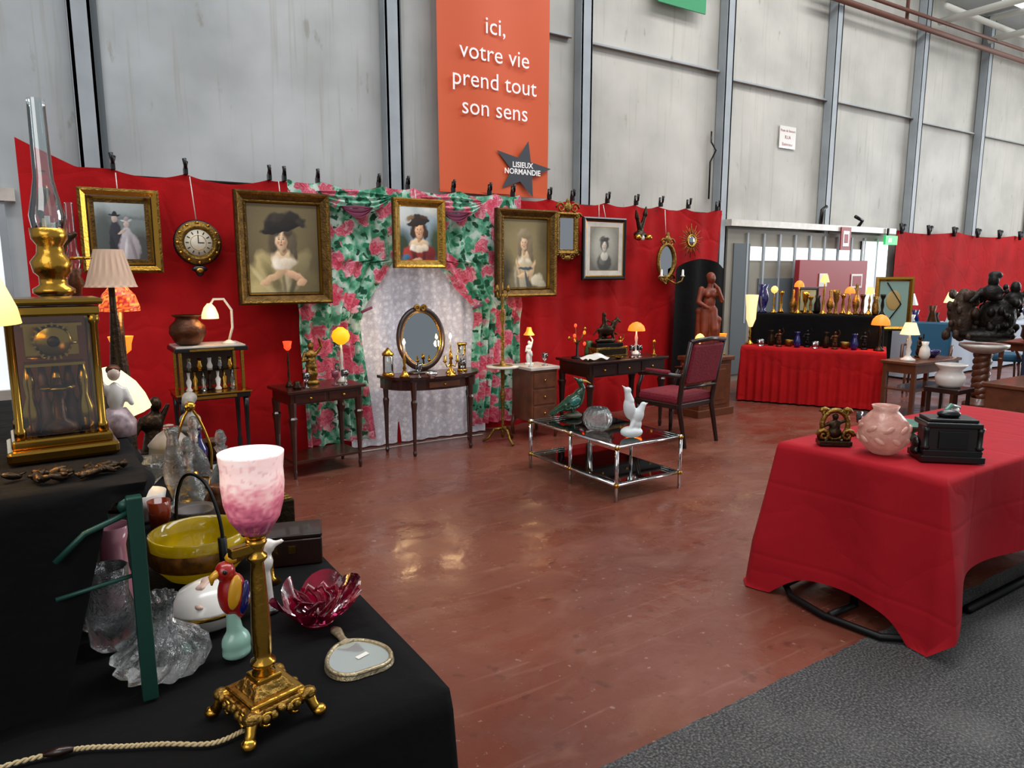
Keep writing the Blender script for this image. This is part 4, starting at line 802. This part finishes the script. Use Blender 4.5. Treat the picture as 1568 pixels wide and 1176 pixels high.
# ------------------------------------------------ left foreground
def fine(pr,n):
    out=[]
    for (r0,h0),(r1,h1) in zip(pr,pr[1:]):
        for k in range(n): t=k/n; out.append((r0+(r1-r0)*t,h0+(h1-h0)*t))
    out.append(pr[-1]); return out
def vnoise(seed):
    r=np.random.default_rng(seed); G=r.random((24,24))
    def f(x,y):
        x%=24;y%=24;i,j=int(x),int(y);fx,fy=x-i,y-j;fx=fx*fx*(3-2*fx);fy=fy*fy*(3-2*fy);a,c=(i+1)%24,(j+1)%24
        return (G[i,j]*(1-fx)+G[a,j]*fx)*(1-fy)+(G[i,c]*(1-fx)+G[a,c]*fx)*fy
    return f
VN=vnoise(2)
LSH=mat('pink_mottled_glass','ffffff',.3,es=.5,vc=True,coat=.5)
def lampcol(t,a,h):
    k=max(0,min(1,(h-.385)/.15)); n=.5*VN(a*12,h*70)+.5*VN(a*48,h*230+5); k2=k+(n-.5)*.4
    S=[(0,'5c2038'),(.18,'8c3a54'),(.38,'c8687c'),(.55,'e8a8aa'),(.72,'f6d6d0'),(.9,'f4ccc8'),(1.1,'f8e0da')]
    k2=max(0,min(1.09,k2))
    for (p0,c0),(p1,c1) in zip(S,S[1:]):
        if p0<=k2<=p1:
            q=(k2-p0)/(p1-p0);A=np.array(lin(c0));Bc=np.array(lin(c1));c=A+(Bc-A)*q;break
    if VN(a*48+7,h*200)>.80: c=c*.7+np.array(lin('a04860'))*.3
    return c
b=B()
b.box(0,0,.050,.125,.125,.012,AGOLD,.004); b.box(0,0,.060,.11,.11,.012,GOLD,.004); b.box(0,0,.075,.085,.085,.020,AGOLD,.003,tx=.65,ty=.65); b.box(0,0,.088,.05,.05,.014,GOLD,.003)
for k in range(4):
    a=k*pi/2+pi/4; c,s=math.cos(a),math.sin(a)
    b.tube([(.06*c,.06*s,.054),(.085*c,.085*s,.045),(.092*c,.092*s,.024),(.104*c,.104*s,.010)],[.014,.013,.010,.013],GOLD,8); b.ell(.104*c,.104*s,.012,.015,.015,.012,GOLD,10,6); b.ell(.084*c,.084*s,.05,.016,.016,.012,AGOLD,10,6)
    a=k*pi/2; M0=Matrix.Rotation(a,4,'Z')
    for q in range(7):
        v0=M0@Vector((.063,-.048+.016*q,.047-.008*abs(math.sin(q*pi/3)))); b.ell(*v0,.009,.009,.009,AGOLD,8,6)
    for q in range(2):
        v0=[M0@Vector((.062,-.03+.06*q+.014*math.cos(t_),.036+.012*math.sin(t_))) for t_ in np.linspace(0,5,10)]; b.tube(v0,.0045,GOLD,6)
b.lathe([(.016,.092),(.022,.098),(.015,.106),(.024,.114),(.024,.12),(.015,.127),(.018,.14),(.0185,.19),(.0135,.30),(.012,.32),(.019,.328),(.019,.334),(.012,.34),(.015,.352),(.020,.36),(.017,.368)],GOLD,seg=28)
b.lathe([(.014,.368),(.026,.378),(.026,.384)],GOLD)
b.lathe(fine([(.018,.372),(.03,.385),(.046,.41),(.054,.44),(.057,.475),(.056,.505),(.059,.535),(.0565,.535),(.053,.5),(.052,.44),(.03,.395)],8),LSH,seg=96,colf=lampcol)
b.box(-.03,0,.352,.045,.02,.02,GOLD,.003)
b.done('pink_glass_brass_lamp',.285,1.31,.752,rz=.25,sc_=.98); pt('lamp_light',.285,1.31,1.24,.4,(1,.8,.75),.02)
def sm(pts,n=8):
    out=[];P_=[Vector(p) for p in pts]
    for i in range(len(P_)-1):
        p0=P_[max(i-1,0)];p1=P_[i];p2=P_[i+1];p3=P_[min(i+2,len(P_)-1)]
        for k in range(n):
            t=k/n; out.append(.5*((2*p1)+(-p0+p2)*t+(2*p0-5*p1+4*p2-p3)*t*t+(-p0+3*p1-3*p2+p3)*t**3))
    out.append(P_[-1]); return out
b=B(); S=sm([(.235,1.275,.758),(.18,1.27,.757),(.107,1.315,.757),(.05,1.345,.757),(-.013,1.38,.757),(-.07,1.395,.757),(-.16,1.40,.757),(-.3,1.38,.757)],26)
CORD=mat('twisted_cream_cord','b5a27a',.7)
for ph in (0,pi):
    b.tube([p+Vector((0,.0024*math.cos(i*.9+ph),.0024*math.sin(i*.9+ph)+.003)) for i,p in enumerate(S)],.0026,CORD,6)
b.tube([(-.03,1.385,.762),(-.05,1.39,.762),(-.075,1.396,.762)],[.005,.009,.005],WOODD,8); b.done('lamp_cord')
SIL=mat('silvered_frame','a89a7c',.35,.7,bump=.5,bs=90)
b=B()
def ring(k_,n=48):
    out=[]
    for k in range(n):
        a=2*pi*k/n; r=1+.10*math.cos(2*a)-.07*math.sin(3*a)+.04*math.sin(a)
        out.append((.064*k_*r*math.cos(a),.064*k_*r*math.sin(a)*1.25,.006))
    return out
prism(b,[(p[0],p[1],0) for p in ring(1.06)],[(p[0],p[1],.008) for p in ring(1.02)],SIL)
b.tube([(p[0],p[1],.01) for p in ring(.97)],.005,SIL,8,True); R_=ring(.90); b.add([(0,0,.0095)]+[(p[0],p[1],.0095) for p in R_],[(0,k+1,(k+1)%48+1) for k in range(48)],mat('hand_mirror_glass','bcc4c0',.08,.6),False)
b.tube([(0,.07,.007),(0,.085,.008),(0,.105,.008),(0,.14,.009),(0,.158,.007)],[.024,.011,.009,.014,.009],SIL,8,flat=.6)
b.box(.01,.0,.011,.03,.012,.001,WHITE,rz=.3); b.done('hand_mirror',.505,1.40,.752,rz=.0)
RG=mat('ruby_glass','a00a30',.06,tr=.4,bump=.4,bs=12,var=.5,vs=12,col2='3c0212')
b=B(); vs=[];n=72;R_=8
for i in range(R_+1):
    t=i/R_
    for j in range(n):
        a=2*pi*j/n; w_=t**1.5; r=.03+.068*t*(1+.22*w_*math.cos(6*a)+.08*w_*math.sin(11*a)); vs.append((r*math.cos(a+.25*w_*math.sin(5*a)),r*math.sin(a+.25*w_*math.sin(5*a)),.004+.065*t**1.6+.018*w_*math.sin(6*a+1)))
fs=[(i*n+j,i*n+(j+1)%n,(i+1)*n+(j+1)%n,(i+1)*n+j) for i in range(R_) for j in range(n)]; fs.append(tuple(range(n)))
b.add(vs,fs,RG); b.lathe([(.04,0),(.04,.004),(.03,.008)],RG)
for k in range(9): a=k*2*pi/9; b.tube([(.025*math.cos(a),.025*math.sin(a),.015),(.05*math.cos(a+.5),.05*math.sin(a+.5),.045),(.055*math.cos(a+1),.055*math.sin(a+1),.07),(.04*math.cos(a+1.4),.04*math.sin(a+1.4),.062)],[.006,.011,.009,.003],RG,8,flat=.4)
b.done('ruby_glass_bowl',.49,1.63,.752)
b=B(); b.lathe([(.05,0),(.065,.01),(.08,.035),(.083,.04)],WHITE,seg=36,sy=.85); b.lathe([(.084,.042),(.082,.05),(.065,.08),(.03,.095),(0,.098)],WHITE,seg=36,sy=.85); b.lathe([(.085,.038),(.087,.042),(.085,.046)],GOLD,seg=36,sy=.85,close=False)
PR=mat('pale_relief','c8a898',.4); b.org(PR,[(0,0,.096,.02,.015,.008),(-.025,-.01,.09,.014,.012,.008),(.022,.012,.09,.014,.012,.008),(.0,-.05,.072,.02,.008,.01),(-.05,-.03,.066,.01,.02,.008)],[((0,0,.098),.006,(-.03,-.02,.094),.004)],.004,1)
b.done('porcelain_box',.27,1.76,.752,rz=.4,sc_=1.15)
b=B(); b.lathe([(.055,0),(.078,.01),(.092,.035),(.088,.06),(.055,.085),(.026,.11),(.028,.15),(.037,.17),(.033,.17),(.022,.12),(.046,.08),(.078,.05),(.0,.02)],CRYS,seg=96,lobe=12,amp=.09,twist=9); b.done('swirled_crystal_vase',.14,1.595,.752)
b=B(); b.lathe([(.035,0),(.045,.01),(.05,.06),(.03,.14),(.028,.2),(.04,.25),(.037,.25),(.025,.2),(.027,.14),(.046,.06),(0,.012)],mat('pink_pitcher_glass','c88a98',.1,tr=.5),seg=28); b.tube(sm([(-.03,0,.22),(-.075,0,.2),(-.08,0,.13),(-.045,0,.06)],6),.006,CRYS,8); b.done('pink_glass_pitcher',.08,1.88,.752)
b=B(); b.lathe([(.035,0),(.045,.01),(.05,.08),(.038,.13),(.042,.19),(.039,.19),(.034,.13),(.045,.08),(0,.02)],CRYS,seg=32,lobe=8,amp=.03); b.tube(sm([(-.04,0,.17),(-.08,0,.16),(-.08,0,.09),(-.045,0,.05)],6),.007,CRYS,8); b.done('cut_glass_jug',.06,1.77,.752)
AMB=mat('amber_glass','d0b010',.08,tr=.4,var=.35,vs=8,col2='8c7408',em='a08808',es=.12)
b=B(); b.lathe([(.06,0),(.09,.01),(.115,.04),(.125,.09),(.13,.13),(.122,.13),(.118,.09),(.105,.045),(.08,.02),(0,.015)],AMB,seg=40); b.lathe([(.127,.05),(.133,.06),(.133,.09),(.131,.10)],mat('amber_band','8a5a14',.3,var=.7,vs=40),seg=40,close=False)
b.tube(sm([(0,-.13,.03),(0,-.135,.12),(0,-.12,.2),(0,-.07,.27),(0,0,.29),(0,.07,.27),(0,.12,.2),(0,.135,.12)],6),.005,IRON,8)
b.tube([(0,-.13,.14),(0,-.135,.04)],[.012,.012],IRON,8); b.done('amber_glass_basket',.30,2.08,.752,rz=.3)
b=B(); b.box(0,0,.04,.17,.12,.08,WOODD,.004); b.box(0,0,.088,.172,.122,.014,WOODD,.004); b.box(0,-.062,.05,.02,.004,.02,GOLD); b.done('wooden_jewel_box',.55,2.05,.752,rz=-.3)
b=B(); b.box(0,0,.06,.16,.11,.12,BRZ,.004); b.box(0,0,.123,.15,.1,.008,AGOLD,.003)
for k in range(12): b.ell(-.06+.04*(k%4),-.03+.03*(k//4),.128,.012,.010,.004,AGOLD,8,6)
b.done('embossed_metal_box',.53,2.29,.752,rz=.1)
PRED=mat('parrot_red','9a1512',.3,coat=.5);PGR=mat('parrot_green','8fb8a8',.3,coat=.5);PYE=mat('parrot_yellow','c89018',.3,coat=.5)
b=B(); b.org(PGR,[(0,0,.015,.03,.025,.015),(0,0,.035,.03,.024,.03)],[((0,0,.05),.018,(-.005,0,.10),.012)],.005,1)
b.org(PRED,[(-.005,0,.14,.026,.024,.045),(-.014,0,.19,.02,.02,.020),(.008,0,.13,.02,.02,.05)],[((-.005,.01,.12),.016,(.012,.015,.05),.006)],.005,1)
b.ell(-.008,-.022,.15,.014,.008,.035,PYE,10,8,(0,.2,0)); b.ell(.014,-.016,.13,.010,.008,.035,BLUE,10,8,(0,.2,0)); b.tube([(-.028,0,.19),(-.042,0,.184),(-.042,0,.17)],[.009,.007,.002],PYE,8); b.ell(-.022,-.016,.194,.005,.004,.005,BLK,8,6); b.lathe([(.010,.205),(.012,.215),(.007,.222)],PYE)
b.done('parrot_figurine',.285,1.56,.752,rz=.3,sc_=1.1)
b=B(); b.org(WHITE,[(0,0,.13,.02,.018,.025),(.01,0,.17,.016,.015,.02),(-.015,0,.1,.016,.014,.03)],[((0,0,.0),.018,(0,0,.1),.012),((.01,0,.17),.01,(.04,-.01,.18),.006)],.005,1); b.lathe([(.03,0),(.03,.006),(.01,.012)],BLK); b.done('white_porcelain_bird',.40,1.75,.752)
DEC=[(.045,0),(.055,.01),(.055,.06),(.045,.11),(.016,.16),(.014,.2),(.024,.22),(.014,.225),(.022,.25),(.012,.28),(0,.285)]
for nx,ny in ((.44,3.0),(.36,2.62),(.48,2.68)): vase('glass_decanter',nx,ny,.752,DEC,CRYS)
b=B(); b.lathe([(.06,0),(.065,.01),(.02,.02),(.012,.1)],GOLD); b.tube(sm([(-.06,0,.1),(-.06,0,.2),(0,0,.34),(.06,0,.2),(.06,0,.1)],6),.005,GOLD,8); b.lathe([(.07,.05),(.073,.055),(.07,.06)],GOLD,close=False); b.ell(0,0,.35,.02,.02,.02,GOLD); b.done('brass_cruet_stand',.41,2.84,.752)
STN=mat('grey_stoneware','52473f',.5,var=.4)
vase('grey_stone_bowl',.33,2.36,.752,[(.04,0),(.07,.02),(.08,.06),(.06,.1),(.065,.11),(.055,.1),(0,.03)],STN)
vase('red_glass_tumbler',.25,2.53,.752,[(.03,0),(.036,.1),(.034,.1),(.028,.01),(0,.01)],mat('amber_red_glass','a04020',.1,tr=.5)); vase('brown_jar',.43,2.50,.752,[(.04,0),(.05,.04),(.045,.09),(.03,.11),(.035,.13)],COP)
vase('white_porcelain_bowl',.22,2.66,.752,[(.035,0),(.04,.01),(.06,.05),(.07,.10),(.066,.10),(.055,.05),(0,.02)],WHITE)
vase('cut_crystal_fruit_bowl',.25,2.88,.752,[(.03,0),(.04,.02),(.02,.06),(.06,.10),(.08,.16),(.076,.16),(.055,.11),(0,.08)],CRYS,seg=36,lobe=12,amp=.05); vase('blue_glass_bottle',.50,3.29,.752,[(.03,0),(.035,.08),(.015,.12),(.014,.17),(.02,.175)],BLUE)
vase('tall_glass_ewer',.33,2.74,.752,[(.03,0),(.035,.01),(.012,.03),(.035,.1),(.04,.15),(.025,.22),(.018,.26),(.028,.30)],CRYS)
vase('grey_tureen',.38,3.24,.752,[(.05,0),(.07,.03),(.085,.08),(.08,.12),(.085,.13),(.05,.17),(.02,.19),(.02,.21),(0,.215)],mat('grey_ceramic','a39c90',.35,var=.4,vs=12))
MB=mat('aged_marble','a8a498',.45,var=.5,vs=14)
b=B(); b.box(0,0,.02,.14,.1,.04,BLK,.004); b.org(MB,[(0,0,.16,.05,.035,.04),(0,-.01,.25,.028,.034,.036),(0,.01,.265,.034,.034,.03),(0,0,.12,.05,.035,.03),(0,-.042,.245,.008)],[((0,0,.18),.018,(0,0,.23),.016),((0,0,.04),.03,(0,0,.12),.02)],.006,1); b.done('marble_bust',.51,3.55,.752,rz=-.5)
b=B(); b.box(0,0,.02,.12,.1,.04,BRZ,.004); b.org(BRZ,[(0,0,.16,.05,.035,.05),(.02,0,.25,.026,.03,.034)],[((0,0,.04),.05,(0,0,.14),.03),((0,0,.18),.02,(.02,0,.23),.016),((.04,0,.18),.016,(.07,0,.24),.01),((-.04,0,.18),.016,(-.07,-.02,.12),.01)],.006,1); b.done('bronze_bust',.35,3.56,.753)
vase('copper_pot',.57,3.40,.752,[(.04,0),(.05,.03),(.045,.08),(.05,.09)],COP); vase('pewter_dish',.54,3.12,.752,[(.03,0),(.05,.02),(.06,.03),(.055,.03),(0,.01)],CHROME)
vase('glass_goblet',.55,2.94,.752,GOB,CRYS); vase('glass_goblet',.57,2.78,.752,GOB,GLASS2); cherub('gilt_cherub_figurine',.55,2.50,.752,.16,AGOLD); vase('brass_candlestick',.45,1.92,.752,[(.03,0),(.012,.015),(.009,.08),(.018,.09),(.010,.12)],GOLD)
# bench top
b=B(); g=mat('polished_brass','a07c34',.2,1); CB=mat('clock_interior','6a3418',.5,em='7a3c14',es=.12)  # interior's warm light is added as weak emission; no lamp inside the clock
b.box(0,0,.015,.205,.165,.03,g,.008); b.box(0,0,.04,.185,.145,.022,g,.006); b.box(0,0,.315,.175,.14,.02,g,.005); b.box(0,0,.335,.19,.15,.014,g,.006)
for sx in (-1,1):
    for sy in (-1,1): b.lathe([(.011,.05),(.011,.07),(.008,.075),(.008,.285),(.011,.29),(.011,.31)],g,sx*.075,sy*.058,0,12)
b.box(0,-.06,.18,.135,.003,.25,GLASS); b.box(0,.055,.18,.135,.006,.25,CB); b.box(-.077,0,.18,.003,.1,.25,GLASS); b.box(.077,0,.18,.003,.1,.25,GLASS)
b.M=Matrix.Translation((0,-.02,.25))@Matrix.Rotation(pi/2,4,'X'); b.lathe([(0,0),(.034,0),(.036,.01),(.03,.015),(0,.015)],g,seg=28); b.lathe([(0,.016),(.012,.016),(.012,.02),(0,.02)],BRZ,seg=20)
for k in range(20): a=k*pi/10; b.box(.036*math.cos(a),.036*math.sin(a),.008,.008,.004,.01,g,rz=a)
b.M=Matrix()
b.box(0,0,.2,.11,.06,.006,g); b.box(0,0,.285,.11,.06,.006,g); b.box(0,.03,.25,.10,.004,.07,g)
for k in range(5): b.lathe([(.010,.05),(.016,.06),(.018,.1),(.008,.13),(.012,.16),(.005,.2)],[g,WOODM,g,COP][k%4],-.05+.025*k,.01*(k%2),0,14)
for k in range(3): b.lathe([(.02,0),(.02,.004)],g,-.03+.03*k,.02,.21+.015*k,16)
b.lathe([(.03,.05),(.034,.06),(.03,.07),(.012,.08),(.008,.17)],COP,0,-.02,0,16); b.lathe([(.03,.145),(.035,.15),(.03,.155)],g,.0,-.025,0,20)
b.done('brass_glass_clock',.0,1.83,1.203,rz=.05)
g=GOLD
b=B(); b.lathe([(.06,0),(.062,.02),(.03,.05),(.025,.1),(.04,.14)],g); b.lathe([(.03,.14),(.065,.2),(.072,.26),(.06,.31),(.03,.335)],BLUE,seg=28); b.lathe([(.067,.225),(.073,.24),(.074,.25),(.073,.265)],g,seg=28,close=False)
b.lathe([(.03,.335),(.045,.345),(.045,.355),(.03,.365),(.03,.385),(.04,.395),(.045,.42),(.03,.44),(.028,.46),(.038,.475),(.04,.5)],g,seg=28)
b.lathe([(.028,.48),(.034,.5),(.038,.53),(.03,.57),(.021,.62),(.019,.80)],thin('chimney_glass','e8f0f0',.12,.35),seg=24,close=False); b.tube([(.04,0,.43),(.07,0,.43)],.004,g); b.ell(.075,0,.43,.012,.012,.004,g,10,6)
b.lathe([(.006,.48),(.006,.53)],WHITE,seg=8)
b.done('oil_lamp',.015,2.09,1.203)
def bigcol(t,a,h):
    k=(h-.30)/.22; c0=np.array(lin('ffe080'));c1=np.array(lin('efe6d2')); return c0+(c1-c0)*min(1,max(0,k*1.2))
b=B(); b.lathe([(.06,0),(.06,.02),(.03,.05),(.02,.1),(.03,.16),(.015,.25),(.012,.36)],g); b.lathe(fine([(.150,.30),(.145,.33),(.10,.45),(.065,.52)],5),mat('big_lit_shade','ffffff',.5,es=.7,vc=True),seg=36,close=False,colf=bigcol); b.done('large_lit_table_lamp',-.195,1.65,1.203); pt('lamp_light',-.195,1.65,1.58,2.2,r=.05)
b=B(); PSK=mat('porcelain_skin','d8c0b0',.3,coat=.5); b.org(WHITE,[(0,0,.03,.034,.028,.03),(0,0,.085,.018,.016,.035)],[((-.018,0,.1),.008,(-.035,-.01,.14),.006),((.018,0,.1),.008,(.03,-.01,.07),.006)],.004,1); b.ell(0,0,.138,.013,.013,.016,PSK,12,8); b.ell(.0,.004,.146,.015,.014,.012,COP,10,8); b.lathe([(.036,0),(.038,.03),(.02,.06)],mat('floral_porcelain','b8a0a4',.3,var=.6,vs=60),seg=20); b.done('porcelain_figurine',.118,1.96,1.203,sc_=1.1)
b=B(); r=np.random.default_rng(5)
for k in range(22):
    cx,cy,a=r.uniform(-.08,.11),r.uniform(-.03,.03),r.uniform(0,6); b.ell(cx,cy,.010,.02,.009,.007,BRZ,10,6,(.3*math.sin(a*3),.3,a)); b.tube([(cx,cy,.004),(cx+.025*math.cos(a),cy+.025*math.sin(a),.012)],.003,BRZ,6)
b.done('bronze_leaf_ornament',-.01,1.60,1.203)
# lamps behind
b=B(); b.lathe([(.06,0),(.06,.02),(.03,.05),(.02,.3),(.035,.4),(.02,.5),(.015,.85)],BRZ); b.org(BRZ,[(0,0,.97,.03,.03,.05)],[((0,0,.85),.02,(0,0,.95),.02),((0,0,.95),.015,(-.05,0,1.05),.012),((-.05,0,1.05),.012,(-.03,0,1.12),.02),((0,0,.93),.012,(.05,0,.98),.01)],.007,1)
b.tube([(-.03,0,1.12),(-.05,-.02,1.0),(-.06,0,.85)],.004,BRZ); b.done('tall_bronze_lamp',.05,3.0,.752)
def lacec(t,a,h):
    n=.5+.5*math.sin(a*120)*math.sin(h*260); c=np.array(lin('c0a088')); return c*(.6+.5*n)
b=B(); b.lathe([(.07,0),(.07,.02),(.03,.05),(.02,.3),(.035,.4),(.012,.7),(.01,.85)],BRZ); b.lathe(fine([(.09,.79),(.085,.80),(.05,.93)],6),mat('lace_shade','ffffff',.7,vc=True,es=.25),seg=60,close=False,colf=lacec); b.done('lace_shade_lamp',.205,3.10,.752)
def redc(t,a,h):
    n=VN(a*24,h*160); return np.array(lin('e86a28')) if n>.62 else np.array(lin('b01e12')) if n>.35 else np.array(lin('f0a040'))
b=B(); b.lathe([(.05,0),(.05,.015),(.02,.04),(.03,.3),(.012,.5),(.01,.72)],BRZ); b.lathe(fine([(.075,.69),(.074,.71),(.06,.755),(.035,.785),(.012,.80)],6),mat('art_glass','ffffff',.4,vc=True,es=.8),seg=60,close=False,colf=redc); b.done('red_art_glass_lamp',.24,3.29,.752); pt('lamp_light',.24,3.27,1.44,.8)
b=B(); b.lathe([(.06,0),(.06,.02),(.02,.05),(.02,.6),(.03,.65),(.015,.7),(.02,.78),(.035,.80),(.02,.83),(.03,.86)],COP); b.lathe([(.02,.86),(.028,.89),(.016,.94),(.014,1.12)],GLASS,close=False); b.done('small_oil_lamp',.10,3.40,.752)
lamp('orange_shade_lamp',.25,3.50,.752,.57,'tulip',.05,.08,BRZ,ORNG,power=.8)
b=B(); b.lathe([(.05,0),(.05,.015),(.02,.04),(.03,.15),(.015,.25),(.012,.4)],BRZ); b.M=Matrix.Translation((0,0,.44))@Matrix.Rotation(-.25,4,'Y'); b.lathe([(.105,-.1),(.1,-.05),(.085,.0),(.055,.05),(.02,.075)],shade('ribbed_lit_shade','d8cfa8','fff0b8',.7),seg=60,close=False,lobe=15,amp=.02); b.M=Matrix(); b.done('dome_shade_lamp',.155,2.84,.752); pt('lamp_light',.155,2.84,1.15,1.0)
b=B(); b.tube(sm([(1.9,5.93,.008),(2.3,5.92,.008),(2.9,5.94,.008),(3.5,5.92,.008)],8),.005,WHITE,6); b.box(2.1,5.93,.015,.22,.05,.03,WHITE,.005); b.done('power_strip_cable')
